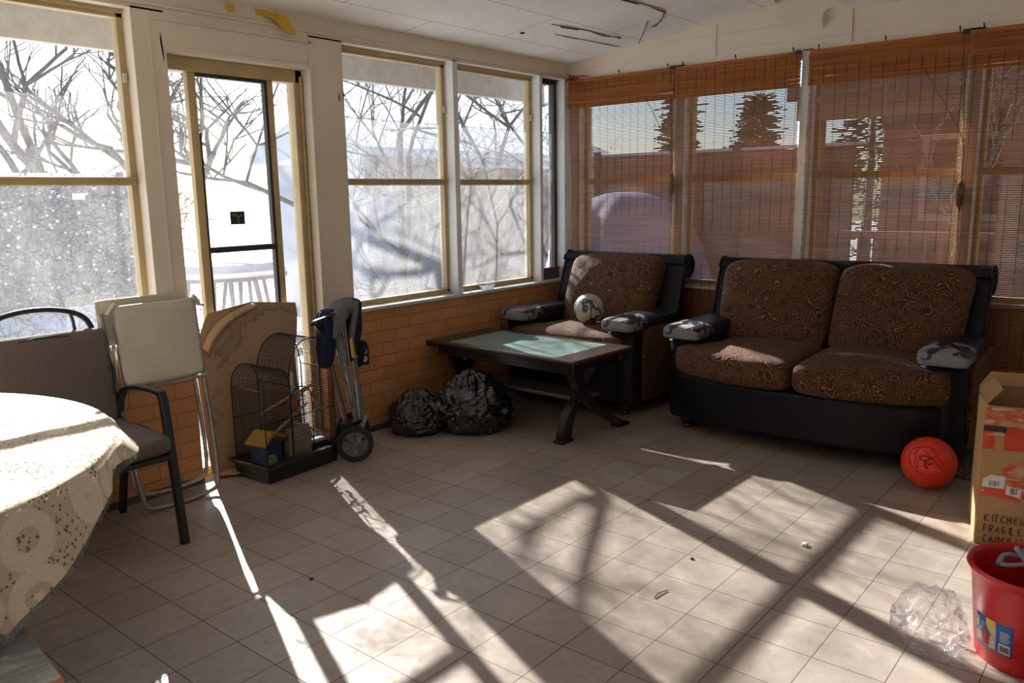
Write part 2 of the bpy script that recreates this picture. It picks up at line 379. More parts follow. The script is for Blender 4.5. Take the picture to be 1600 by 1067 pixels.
M = dict(
    floor=m_floor(), brickx=m_brick('X'), bricky=m_brick('Y'), white=m_white(), bright=m_white('bright_white_paint', (.86, .82, .76), (.75, .7, .62)), reveal=m_white('white_reveal_paint', (.74, .73, .71), (.55, .5, .44)),
    ceiling=m_ceiling(), base=plain('dark_base_strip', (.10, .07, .055), .8), sill=m_white('chipped_sill_paint', (.62, .60, .57), (.3, .24, .2)),
    tan=plain('tan_painted_aluminium', (.50, .375, .19), .45, .0, .12, 8), darkframe=plain('dark_bronze_aluminium', (.06, .05, .045), .4, .6),
    glass=m_glass('dusty_glass', .09, .06), glasslow=m_glass('very_dusty_glass', .20, .10), glasszero=m_glass('lightly_dusty_glass', .05, .05, alb=.5), doorglass=m_glass('door_glass', .05, .05, alb=.4), clear=m_glass('clean_glass', .02, .02),
    bamboo=m_bamboo('bamboo_slat', (.40, .19, .085), .40), bambootop=m_bamboo('bamboo_valance', (.56, .215, .05), .5), thread=plain('dark_blind_thread', (.05, .03, .02), .9), cord=plain('brown_blind_cord', (.16, .09, .05), .9),
    paisley=m_paisley(), leather=m_leather(), peel=m_peeled(), foot=plain('black_wood_foot', (.015, .012, .012), .35),
    dwood=m_wood_dark(), stretcher=plain('painted_sheen_veneer', (.10, .085, .08), .25, 0, .2, 8), tabletop=plain('table_veneer', (.05, .030, .022), .32, 0, .25, 6), lace=m_lace(), liner=m_glass('clear_vinyl_liner', .45, .2),  # stretcher: lighter grey paints the reflected sheen into the wood colour
    blackmetal=plain('black_powder_coat', (.012, .012, .014), .35), taupe=m_woven('taupe_outdoor_fabric', (.13, .10, .092), (.19, .155, .145)), piping=plain('black_piping', (.02, .018, .02), .7),
    vinyl=plain('yellowed_white_vinyl', (.62, .58, .47), .45, 0, .1, 5, .05), chrome=plain('dull_chrome', (.42, .40, .36), .32, .85, .2, 30), card=m_card(), cardin=m_card('plain_cardboard', (.47, .265, .115), False),
    cagewire=plain('black_cage_wire', (.02, .02, .022), .35, .4), blackplastic=plain('black_plastic', (.013, .013, .014), .32), perch=plain('perch_dowel', (.55, .34, .17), .6),
    greymetal=plain('grey_steel_tube', (.22, .20, .18), .42, .45), navy=m_woven('navy_canvas', (.010, .016, .038), (.02, .03, .06), 200), greycanvas=m_woven('grey_canvas', (.12, .12, .135), (.2, .2, .22), 200),
    rubber=plain('black_rubber', (.015, .015, .015), .75), hub=plain('grey_wheel_hub', (.13, .13, .13), .5), bag=m_bagplastic('black_bin_liner', (.008, .008, .010), .16, 9),
    orange=plain('orange_ball_skin', (.90, .055, .020), .38, 0, .06, 4), red=plain('red_plastic', (.60, .008, .012), .30, 0, .05, 4), snow=m_snow(),
    greyplastic=plain('grey_blue_plastic', (.20, .25, .28), .4), fence=m_wood_out('cedar_fence', (.19, .08, .036), (.33, .15, .068)), greyfence=m_wood_out('weathered_fence', (.18, .155, .14), (.30, .26, .24)),
    bark=plain('bark', (.11, .085, .07), .9, 0, .3, 20, .5), siding=m_siding('white_siding', (.72, .73, .75)), brickout=m_siding('brown_house_siding', (.15, .07, .045)), needle=plain('evergreen_needles', (.05, .08, .05), .9, 0, .4, 20),
    bluetarp=plain('grey_blue_tarpaulin', (.24, .23, .36), .45, 0, .35, 3, .2), stickerpaper=m_bamboo('white_sticker_paper', (.85, .85, .85), .85), beige=plain('beige_soffit', (.50, .47, .42), .7), darkwin=plain('dark_house_window', (.03, .035, .045), .15), shingle=plain('brown_shingles', (.16, .09, .06), .9, 0, .3, 20, .5),
)
def ccol(name, c, rough=.6, **k):
    if name not in M: M[name] = plain(name, c, rough, **k)
    return M[name]
def struct(name, mb, m, parent=None, **k):
    o = mb.build(name, m, parent, smooth=k.pop('smooth', False), **k)
    if not parent: o['kind'] = 'structure'
    return o

# ------------------------------------------------------------------ room shell
YW, XW = 3.585, 5.005           # inner faces of the window wall and the blind wall
X0, Y0 = -3.6, -1.5             # far ends behind the camera
TH = .15
struct('floor', MB().bb(X0, XW+TH, Y0, YW+TH, -.12, 0), M['floor'])
# brick half walls
WZ = .72
D0, D1, DT = 1.935, 2.705, 2.02
mb = MB(); mb.bb(X0, D0, YW, YW+TH, 0, WZ); mb.bb(D1, XW+TH, YW, YW+TH, 0, WZ); struct('wall_left', mb, M['brickx'])
mb = MB(); mb.bb(XW, XW+TH, Y0, YW, 0, WZ); struct('wall_right', mb, M['bricky'])
# windows as (x0, x1); unseen ones left of view added for extra light
LW = [(-3.45, -2.55), (-2.45, -1.55), (-1.45, -.42), (-.33, .66), (.755, 1.785), (2.925, 3.782), (3.826, 4.660), (4.692, 4.958)]
RW = [(2.73, 3.49), (1.868, 2.64), (.985, 1.80), (.10, .905), (-.79, .02)]
SZ, HZ, RZ = .74, 2.182, 1.447
ti = [0]
def trim(mb, m='white', **k):
    ti[0] += 1
    return struct('trim_%d' % ti[0], mb, M[m], **k)
def piers(spans, lo, hi):
    out = []; c = lo
    for a, b in sorted(spans): out.append((c, a)); c = b
    out.append((c, hi)); return [p for p in out if p[1]-p[0] > .001]
for a, b in piers(LW+[(D0, D1)], X0, XW):
    z0 = WZ
    trim(MB().bb(a, b, YW, YW+TH, z0, HZ+.01), 'white' if b-a > .1 else 'reveal', bevel=.002)
for a, b in piers(RW, Y0, YW+TH):
    trim(MB().bb(XW, XW+TH, a, b, WZ, HZ+.01), 'white' if b-a > .12 else 'reveal', bevel=.002)
# header beams
trim(MB().bb(X0, XW, YW, YW+TH, HZ, 2.33), 'white')
trim(MB().bb(D0, D1, YW+.001, YW+TH, DT, HZ+.001), 'white')
trim(MB().bb(X0, XW-.001, YW-.012, YW, 2.202, 2.212), 'white', bevel=.002)   # thin beading under the header board
trim(MB().bb(D0-.012, D1+.012, YW-.008, YW, DT+.002, DT+.022), 'white', bevel=.002)
trim(MB().bb(D0-.05, D1+.04, YW-.006, YW, 2.150, 2.158), 'white')
trim(MB().bb(D1-.002, D1+.016, YW-.006, YW, .72, HZ), 'white', bevel=.002)
trim(MB().bb(1.86, 1.868, YW-.005, YW, .72, HZ), 'white')
# gable above the blind wall
def zc(y): return 2.287+.1225*(YW-y)
YS = 1.605; ZS = 2.38
mb = MB(); g = [(YW+TH, HZ), (YW+TH, zc(YW)+.1), (YS-.05, zc(YS)+.3), (Y0, zc(YS)+.3), (Y0, HZ)]
mb.prism(g, lambda p: Vector((XW, p[0], p[1])), lambda p: Vector((XW+TH, p[0], p[1])))
trim(mb, 'white')
for z, ya, yb in ((2.245, YW-.15, Y0), (2.345, 2.9, 1.62)):
    trim(MB().bb(XW-.003, XW, yb, ya, z, z+.0035), 'base' if False else 'white')
trim(MB().bb(XW-.012, XW, 1.585, 1.60, HZ+.015, ZS-.002), 'white', bevel=.002)
trim(MB().bb(XW-.006, XW, 2.425, 2.437, HZ+.03, 2.41), 'white', bevel=.002)
# ceiling
mb = MB()
mb.prism([(YW+TH, zc(YW+TH)), (YS, zc(YS)), (YS, ZS), (Y0, ZS), (Y0, zc(YS)+.25), (YS, zc(YS)+.25), (YW+TH, zc(YW+TH)+.1)],
         lambda p: Vector((X0, p[0], p[1])), lambda p: Vector((XW+.02, p[0], p[1])))
struct('ceiling', mb, M['ceiling'])
# sills and base strips
mb = MB(); mb.bb(X0, D0-.01, YW-.025, YW+TH, WZ, SZ); trim(mb, 'sill', bevel=.004)
mb = MB(); mb.bb(D1+.02, XW, YW-.025, YW+TH, WZ, SZ); trim(mb, 'sill', bevel=.004)
trim(MB().bb(XW-.02, XW+TH, Y0, YW-.03, WZ, SZ), 'sill', bevel=.004)
mb = MB(); mb.bb(X0, D0, YW-.008, YW, 0, .035); mb.bb(D1, XW, YW-.008, YW, 0, .035); struct('baseboard_left', mb, M['base'])
struct('baseboard_right', MB().bb(XW-.008, XW, Y0, YW-.01, 0, .035), M['base'])
# walls behind the camera
struct('wall_near', MB().bb(X0-TH, XW+TH, Y0-TH, Y0, 0, 2.9), M['bright'])
struct('wall_far_left', MB().bb(X0-TH, X0, Y0, YW+TH, 0, 2.9), M['bright'])
# windows -----------------------------------------------------------
wi = [0]
def window(a, b, side, low='glasslow', up='glass', frame='tan'):
    wi[0] += 1
    e = empty('window_%d' % wi[0]); e['kind'] = 'structure'
    def P(mb, u0, u1, d0, d1, z0, z1):
        if side == 'L': mb.bb(u0, u1, YW+d0, YW+d1, z0, z1)
        else: mb.bb(XW+d0, XW+d1, u0, u1, z0, z1)
    fwid = .028; z0, z1 = SZ, HZ
    mb = MB(); P(mb, a, a+fwid, .075, .125, z0, z1); P(mb, b-fwid, b, .075, .125, z0, z1); P(mb, a, b, .075, .125, z1-.035, z1); P(mb, a, b, .075, .125, z0, z0+.03)
    P(mb, a, b, .068, .10, z0, z0+.014); P(mb, a, b, .062, .10, z1-.018, z1)
    mb.build('window_frame', M[frame], e, smooth=False, bevel=.002)
    if b-a > .4:
        mb = MB(); P(mb, a+fwid*.3, b-fwid*.3, .066, .108, RZ-.014, RZ+.022); P(mb, a+fwid*.3, b-fwid*.3, .060, .07, RZ+.012, RZ+.022)
        mb.build('meeting_rail', M[frame], e, smooth=False, bevel=.002)
        mb = MB(); P(mb, b-fwid*.8, b-fwid*.25, .062, .08, RZ-.01+.44, RZ+.03+.44); mb.build('window_catch', M['sill'], e, bevel=.003)
    mb = MB(); P(mb, a+fwid*.5, b-fwid*.5, .093, .096, RZ, z1-.02); mb.build('upper_pane', M[up], e, smooth=False)
    mb = MB(); P(mb, a+fwid*.5, b-fwid*.5, .100, .103, z0+.02, RZ); mb.build('lower_pane', M[low], e, smooth=False)
    return e
for i, (a, b) in enumerate(LW):
    window(a, b, 'L', frame='darkframe' if i == 7 else 'tan', low='glasslow' if i in (5, 6) else 'glasszero', up='glass' if i in (5, 6) else 'glasszero')
for a, b in RW: window(a, b, 'R', low='glass', up='clear')
# dark timber packing under the narrow corner window
trim(MB().bb(4.70, 4.955, YW+.055, YW+.075, SZ, SZ+.085), 'base', bevel=.003)
# sliding door ------------------------------------------------------
dr = empty('door_1'); dr['kind'] = 'structure'
mb = MB()
mb.bb(D0, D0+.006, YW+.07, YW+TH, 0, DT); mb.bb(D1-.042, D1, YW+.07, YW+TH, 0, DT); mb.bb(D0, D1, YW+.07, YW+TH, DT-.065, DT); mb.bb(D0, D1, YW+.07, YW+TH, 0, .05)
mb.bb(D1-.062, D1-.052, YW+.055, YW+.075, .05, DT-.06); mb.bb(D1-.02, D1-.008, YW+.055, YW+.075, .05, DT-.03)
mb.build('door_frame', M['tan'], dr, smooth=False, bevel=.003)
sx0, sx1 = 2.068, 2.497     # sliding leaf
mb = MB(); mb.bb(sx0, sx0+.042, YW+.082, YW+.118, .05, DT-.065); mb.bb(sx1, sx1+.038, YW+.082, YW+.118, .05, DT-.065); mb.bb(sx0, sx1+.045, YW+.082, YW+.118, .05, .13)
mb.build('door_leaf_frame', M['tan'], dr, smooth=False, bevel=.003)
mb = MB(); mb.bb(sx0+.042, sx1, YW+.078, YW+.11, DT-.083, DT-.066); mb.bb(sx0+.042, sx0+.050, YW+.078, YW+.11, .13, 1.68); mb.bb(sx1-.016, sx1, YW+.078, YW+.11, .13, 1.95)
mb.bb(sx0+.042, sx1, YW+.074, YW+.112, 1.105, 1.135)
mb.build('screen_frame', M['darkframe'], dr, smooth=False, bevel=.002)
mb = MB(); mb.bb(sx0+.04, sx1+.02, YW+.098, YW+.101, .12, DT-.07); mb.build('leaf_pane', M['doorglass'], dr, smooth=False)
mb = MB(); mb.bb(D0+.004, sx0+.01, YW+.122, YW+.125, .05, DT-.06); mb.bb(sx1+.04, D1-.045, YW+.122, YW+.125, .05, DT-.06); mb.build('fixed_pane', M['doorglass'], dr, smooth=False)
mb = MB(); mb.bb(2.025, 2.033, YW+.04, YW+.085, .86, .872); mb.build('door_handle', M['darkframe'], dr)
mb = MB(); mb.bb(2.245, 2.325, YW+.092, YW+.096, 1.240, 1.305); stk = mb.build('black_sticker', M['blackplastic'], dr, smooth=False)
mb = MB(); mb.tube(smooth_path([(2.254, YW+.091, 1.292), (2.266, YW+.091, 1.282), (2.272, YW+.091, 1.294), (2.286, YW+.091, 1.272), (2.302, YW+.091, 1.286), (2.314, YW+.091, 1.280)]), .0011, 5)
mb.tube([(2.286, YW+.091, 1.272), (2.284, YW+.091, 1.255), (2.292, YW+.091, 1.246)], .001, 5)
mb.build('sticker_squiggle', M['vinyl'], dr)
# eave outside: roof slab, fascia
mb = MB(); mb.prism([(YW+.10, 2.33), (YW+.62, 2.27), (YW+.62, 2.36), (YW+.10, 2.45)], lambda p: Vector((X0, p[0], p[1])), lambda p: Vector((XW+.5, p[0], p[1]))); struct('trim_40', mb, M['beige'])
struct('trim_41', MB().bb(X0, XW+.5, YW+.60, YW+.66, 2.10, 2.36), M['beige'])
struct('trim_42', MB().bb(XW+.12, XW+.5, Y0, YW+.6, 2.36, 2.44), M['beige'])
# ------------------------------------------------------------------ outside
struct('ground', MB().bb(-30, 45, -30, 60, -.45, -.30), M['snow'])
def tree(loc, h, seed, spread=.55, r=.09, depth=6, lean=(0, 0), name='bare_tree', label='', group=None, first=.3, m='bark', trunk=None):
    rnd = random.Random(seed); mb = MB()
    def grow(p, d, l, r, k):
        pts = [p]; rs = [r]; q = p.copy(); dd = d.copy()
        for i in range(4):
            dd = (dd+Vector((rnd.uniform(-1, 1), rnd.uniform(-1, 1), rnd.uniform(-.4, .8)))*.13).normalized()
            q = q+dd*(l/4); pts.append(q.copy()); rs.append(r*(1-.055*(i+1)))
        mb.tube(pts, rs, 6 if r > .02 else 4 if r > .006 else 3)
        if k == 0: return
        nb = 3 if k > 1 else 2
        for j in range(nb):
            i = rnd.choice((2, 3, 4)) if j else 4
            a = Vector((rnd.uniform(-1, 1), rnd.uniform(-1, 1), rnd.uniform(-.25, .8))).normalized()
            nd = (dd*(1-spread)+a*spread*1.25).normalized()
            grow(pts[i], nd, (h*first if k == depth else l)*rnd.uniform(.6, .85), rs[i]*rnd.uniform(.6, .85), k-1)
    grow(Vector((0, 0, 0)), Vector((lean[0], lean[1], 1)).normalized(), trunk or h*first, r, depth)
    o = mb.build(name, M[m], loc=loc, ang=60); tag(o, label, 'tree', group); return o
tree((5.5, 7.0, -.3), 5.0, 7, r=.05, depth=6, lean=(0, 0), spread=.6, first=.28, trunk=2.9, label='bare branching tree close outside the left windows, its twigs against the white garage')
tree((6.35, 6.2, -.3), 4.8, 22, r=.042, depth=6, lean=(.02, -.05), spread=.62, first=.27, trunk=1.9, label='bare leaning tree just outside the room corner, trunk behind the narrow corner window')
tree((6.75, 7.3, -.3), 4.8, 61, r=.045, depth=6, spread=.6, first=.26, trunk=2.4, label='bare tree at the near corner of the white garage, behind the narrow corner window')
tree((5.0, 5.5, -.3), 4.0, 77, r=.028, depth=6, spread=.55, first=.24, trunk=1.7, label='thin many-twigged bare tree right outside the left windows, nearest to the glass')
tree((5.8, 6.4, -.3), 4.4, 93, r=.034, depth=6, spread=.6, first=.24, trunk=2.1, label='slim bare tree standing between the two trees outside the second left window')
tree((12.5, 22.0, -.3), 9.0, 5, r=.16, depth=5, label='tall bare tree beyond the grey fence behind the glass door')
tree((8.3, 22.0, -.3), 10.0, 13, r=.2, depth=5, spread=.45, label='thick many-stemmed bare tree behind the leftmost window')
tree((7.4, 1.5, -.3), 4.2, 31, r=.035, depth=5, spread=.4, m='bark', label='slender young bare tree before the brown fence behind the second bamboo blind from the corner')
tree((7.7, .1, -.3), 3.6, 37, r=.03, depth=4, spread=.5, label='thin bare sapling standing by the brown house behind the third bamboo blind from the corner')
tree((8.9, 17.5, -.3), 7.5, 44, r=.16, depth=5, spread=.5, label='bare tree rising behind the snow-topped white garage')
def evergreen(loc, h, rad, seed, label):
    rnd = random.Random(seed); e = empty('evergreen_tree', loc); tag(e, label, 'tree')
    MB().tube([(0, 0, 0), (0, 0, h*.95)], [rad*.09, .02], 7).build('trunk', M['bark'], e)
    mb = MB()
    for i in range(1100):
        t = rnd.random()**.8; z = h*(.12+.86*t); rr_ = rad*(1-t)*1.0+.08; a = rnd.uniform(0, 2*PI); k = rnd.uniform(.3, 1)
        p = Vector((math.cos(a)*rr_*k, math.sin(a)*rr_*k, z-rr_*k*.25)); d = Vector((math.cos(a)+rnd.uniform(-.6, .6), math.sin(a)+rnd.uniform(-.6, .6), rnd.uniform(-.5, .4)))*rnd.uniform(.10, .28)
        mb.tube([p-d*.4, p+d*.2, p+d], [.008, .020, .003], 4)
    mb.build('foliage', M['needle'], e)
evergreen((13.4, 5.7, -.3), 3.3, .7, 1, 'dark evergreen above the brown fence behind the corner bamboo blind')
evergreen((13.9, 4.0, -.3), 4.4, .95, 2, 'dark evergreen beyond the fence behind the second bamboo blind from the corner')
evergreen((13.3, 7.1, -.3), 3.5, .6, 3, 'dark evergreen behind the narrow corner window beyond the brown fence')
# white garage seen through the left windows
gar = empty('garage', (7.3, 8.6, -.3)); tag(gar, 'white garage with a snow-covered roof outside the left windows', 'building')
mb = MB(); mb.bb(0, 6.0, 0, 2.2, 0, 2.15); mb.build('wall', M['siding'], gar, smooth=False)
mb = MB(); mb.prism([(-.25, 2.15), (-.25, 2.3), (1.1, 2.85), (2.45, 2.3), (2.45, 2.15)], lambda p: Vector((-.2, p[0], p[1])), lambda p: Vector((6.2, p[0], p[1]))); mb.build('snowy_roof', M['snow'], gar, smooth=False, bevel=.05)
MB().bb(-.22, 6.22, -.27, -.2, 2.08, 2.2).build('fascia_board', M['beige'], gar, smooth=False)
# fences
def fence(name, label, x0, y0, x1, y1, h, m, board=.14):
    L = math.hypot(x1-x0, y1-y0); e = empty(name, (x0, y0, -.3), math.atan2(y1-y0, x1-x0)); tag(e, label, 'fence')
    mb = MB(); rnd = random.Random(int(L*10)); n = int(L/board)
    for i in range(n): mb.box(((i+.5)*board, 0, h/2+rnd.uniform(-.01, .01)), (board*.955, .02, h))
    mb.build('board_panel', M[m], e, smooth=False)
    mb = MB(); mb.bb(0, L, -.05, -.01, .35, .44); mb.bb(0, L, -.05, -.01, h-.4, h-.31); mb.build('rail', M[m], e, smooth=False)
    k = 0
    while k*2.4 <= L: MB().box((k*2.4, -.07, h/2+.04), (.09, .09, h+.08)).build('fence_post', M[m], e, smooth=False); k += 1
    MB().bb(0, L, -.03, .03, h, h+.05).build('snow_cap', M['snow'], e, bevel=.015)
fence('wooden_fence', 'grey weathered board fence far behind the glass door', 1.5, 13.4, 7.0, 13.6, 2.05, 'greyfence')
fence('wooden_fence', 'brown cedar board fence behind the two bamboo blinds nearest the corner', 11.5, 7.6, 11.6, 3.45, 2.25, 'fence')
fence('wooden_fence', 'brown cedar board fence in front of the white garage behind the left windows', 8.3, 7.9, 11.4, 7.9, 2.05, 'fence')
# brown neighbour house behind the right-hand blinds
hs = empty('house', (9.6, -4.05, -.3)); tag(hs, 'brown house with a covered porch behind the two right-hand bamboo blinds', 'building')
MB().bb(2.2, 8, 0, 7.3, 0, 4.2).build('wall', M['brickout'], hs, smooth=False)
mb = MB(); mb.prism([(-.5, 2.62), (-.5, 2.78), (2.3, 3.3), (2.3, 3.1)], lambda p: Vector((p[0], -.2, p[1])), lambda p: Vector((p[0], 7.6, p[1]))); mb.build('porch_roof', M['shingle'], hs, smooth=False)
MB().bb(-.45, -.32, -.1, 7.5, 2.42, 2.64).build('porch_beam', M['fence'], hs, smooth=False)
for y in (7.3, 5.4, 3.5, 1.6): MB().bb(-.46, -.30, y-.08, y+.08, 0, 2.45).build('porch_post', M['fence'], hs, smooth=False)
MB().bb(-.4, 2.2, 0, 7.4, 0, .38).build('porch_deck', M['fence'], hs, smooth=False)
for y in (6.3, 4.4, 2.4):
    f = MB().bb(2.14, 2.2, y-.5, y+.5, 1.25, 2.35).build('window', M['vinyl'], hs, smooth=False)
    MB().bb(2.12, 2.15, y-.42, y+.42, 1.33, 2.27).build('pane', M['darkwin'], f, smooth=False)
mb = MB(); mb.bb(-.44, -.38, 0, 7.3, 1.15, 1.22)
for i in range(46): mb.bb(-.43, -.39, i*.16+.02, i*.16+.06, .38, 1.16)
mb.build('porch_railing', M['fence'], hs, smooth=False)
# blue tarpaulin-covered mound
mb = MB()
def dome(u, v):
    a = u*2*PI; t = v*PI/2; rr_ = math.cos(t)**.8 if v < 1 else 0
    k = 1+.05*math.sin(7*a+3*v)+.03*math.sin(13*a)
    return Vector((1.15*rr_*k*math.cos(a), 1.0*rr_*k*math.sin(a), 1.68*math.sin(t)+.03*math.sin(9*a)*(1-v)))
mb.grid(dome, 40, 12, cu=True); o = mb.build('tarpaulin_cover', M['bluetarp'], loc=(8.1, 5.0, -.3)); tag(o, 'rounded mound under a blue tarpaulin outside the corner bamboo blind', 'tarpaulin')
# snow-laden garden table and chairs behind the door
def snow_table(loc, r, h, label):
    e = empty('garden_table', loc); tag(e, label, 'table')
    MB().lathe([(0, h-.03), (r, h-.03), (r, h), (0, h)], n=28).build('tabletop', M['greyfence'], e)
    for k in range(4):
        a = PI/4+k*PI/2; MB().tube([(math.cos(a)*r*.75, math.sin(a)*r*.75, 0), (math.cos(a)*r*.5, math.sin(a)*r*.5, h-.03)], .025, 8).build('leg', M['greyfence'], e)
    MB().lathe([(r*.98, h), (r*1.0, h+.05), (r*.9, h+.12), (r*.5, h+.15), (0, h+.16)], n=28).build('snow_cover', M['snow'], e)
snow_table((4.25, 7.2, -.3), .62, .95, 'round garden table under a thick cap of snow, behind the left side of the door')
snow_table((6.0, 9.6, -.3), .45, .75, 'smaller round garden table capped with snow, behind the right side of the door')
e = empty('garden_bench', (3.6, 5.6, -.3), .2); tag(e, 'low garden bench heaped with snow right behind the door glass', 'bench')
MB().bb(-.6, .6, -.2, .2, .40, .45).build('seat', M['greyfence'], e, smooth=False)
for x in (-.5, .5):
    for y in (-.15, .15): MB().bb(x-.03, x+.03, y-.03, y+.03, 0, .4).build('leg', M['greyfence'], e, smooth=False)
MB().rbox((0, 0, .52), (1.22, .42, .15), .06, 6).build('snow_cover', M['snow'], e)
# hedge behind the leftmost window
rnd = random.Random(3); e = empty('hedge', (2.6, 10.9, -.3)); tag(e, 'snow-dusted twiggy hedge outside the leftmost window', 'hedge')
mb = MB()
for i in range(2600):
    p = Vector((rnd.uniform(-2.6, 3.4), rnd.uniform(-.6, .6), rnd.uniform(0, 1.9))); d = Vector((rnd.uniform(-1, 1), rnd.uniform(-1, 1), rnd.uniform(-.2, 1)))*.22
    mb.tube([p, p+d*.5, p+d+Vector((0, 0, rnd.uniform(-.05, .05)))], [.009, .007, .003], 3)
mb.build('twigs', M['bark'], e)['kind'] = 'stuff'
mb = MB()
for i in range(700):
    p = Vector((rnd.uniform(-2.6, 3.4), rnd.uniform(-.6, .6), rnd.uniform(.2, 1.85))); bmesh.ops.create_icosphere(mb.bm, subdivisions=1, radius=rnd.uniform(.008, .024), matrix=Matrix.Translation(p))
mb.build('snow_dusting', M['snow'], e)['kind'] = 'stuff'

# ------------------------------------------------------------------ bamboo blinds
def blind(y1, y0, label, cord_y=None, sway=0, seed=0, bundle=None):
    """y1 left end (larger y), y0 right end"""
    W = y1-y0; e = empty('bamboo_blind', (XW-.018, y1, 0)); tag(e, label, 'blind', 'bamboo blinds on the right wall')
    rnd = random.Random(seed); zt, zb = 2.155, .39
    mb = MB(); z = zt-.18; 
    while z > zb:
        k = (zt-z)/(zt-zb); dx = .006*math.sin(z*9+seed); sh = -sway*math.sin(k*PI*.8)
        lo = rnd.uniform(-.004, .004)
        mb.box((-.004+dx, -W/2+lo+sh*.5, z), (.0016, W-.004+sh, .0066), (0, rnd.uniform(-.25, .25), 0)); z -= .0094
    mb.build('slat_panel', M['bamboo'], e, smooth=False)
    mb = MB(); z = zt-.006
    while z > zt-.175:
        dx = .004*math.sin(z*30+seed); k = (zt-z)/.175
        mb.box((-.014+dx-.008*math.sin(k*PI), -W/2+rnd.uniform(-.003, .003), z), (.0016, W, .0068), (rnd.uniform(-.004, .004), rnd.uniform(-.4, .4), 0))
        mb.box((-.005, -W/2, z-.002), (.0016, W, .0056), (rnd.uniform(-.006, .006), 0, 0)); z -= .0082
    for zz in (zt-.168, zt-.178): mb.box((-.016, -W/2, zz), (.004, W, .009))
    mb.build('valance', M['bambootop'], e, smooth=False)
    MB().bb(-.012, .004, -W, 0, zt, zt+.022).build('head_batten', M['bambootop'], e, smooth=False, bevel=.002)
    MB().bb(-.012, .000, -W, 0, zb-.02, zb+.004).build('bottom_batten', M['bambootop'], e, smooth=False, bevel=.002)
    mb = MB(); n = int(W/.066)
    for i in range(n+1):
        y = -W*(i+.35)/(n+.7); mb.tube([(-.006, y, zt), (-.0075, y+rnd.uniform(-.003, .003), 1.3), (-.0065, y+rnd.uniform(-.004, .004), zb)], .0013, 4)
    for i in range(n+1):
        y = -W*(i+.35)/(n+.7); mb.tube([(-.018, y, zt), (-.022, y, zt-.178)], .0013, 4)
    mb.build('binding_threads', M['thread'], e)
    for fy in (.06, .5, .94):
        mb = MB(); mb.tube([(-.004, -W*fy, zt+.02), (-.006, -W*fy, zt+.045), (-.014, -W*fy, zt+.05), (-.016, -W*fy, zt+.035)], .003, 6); mb.build('hook', M['thread'], e)
    MB().bb(-.016, .0, -W+.005, -W+.035, zt+.005, zt+.03).build('cord_bracket', M['thread'], e, bevel=.002)
    if bundle:
        yb, zbn = bundle; yb = yb-y1; mb = MB()
        mb.tube(smooth_path([(-.02, -W*.75, zt-.15), (-.024, -W*.86, 1.85), (-.022, yb-.0, 1.62), (-.024, yb, zbn+.1)]), .0022, 5)
        mb.tube(smooth_path([(-.02, -W+.03, zt), (-.024, yb+.01, 1.7), (-.022, yb+.004, zbn+.08)]), .0018, 5)
        for i in range(13):
            a = i*.5; l = rnd.uniform(.06, .10); o1 = rnd.uniform(.008, .03)
            mb.tube(smooth_path([(-.024, yb, zbn+.08), (-.026+.012*math.cos(a), yb+o1*math.sin(a*1.7), zbn+.02), (-.026+.014*math.cos(a), yb+o1*math.sin(a*1.7)*.8, zbn-l+.02), (-.026, yb, zbn-l), (-.022, yb-o1*.6*math.sin(a), zbn)]), .0022, 5)
        mb.tube([(-.026, yb, zbn+.0), (-.03, yb+.004, zbn-.16), (-.026, yb-.01, zbn-.30)], .0018, 5)
        mb.tube(arc((-.026, yb, zbn+.055), .010, 0, 2*PI, 10, 'xy'), .004, 5)
        mb.build('cord_bundle', M['cord'], e)
blind(3.565, 2.705, 'orange-brown bamboo blind nearest the room corner, behind the armchair', sway=.02, seed=1, bundle=(2.70, 1.42))
blind(2.695, 1.865, 'bamboo blind between the armchair and the left end of the loveseat', seed=2)
blind(1.815, .975, 'bamboo blind behind the middle of the loveseat, long cord bundle at its right edge', seed=3, bundle=(.955, 1.33))
blind(.965, .115, 'bamboo blind at the right edge of the picture, behind the rolled end of the loveseat', seed=4)
blind(.10, -.75, 'bamboo blind beyond the right edge, past the cardboard carton', seed=5)

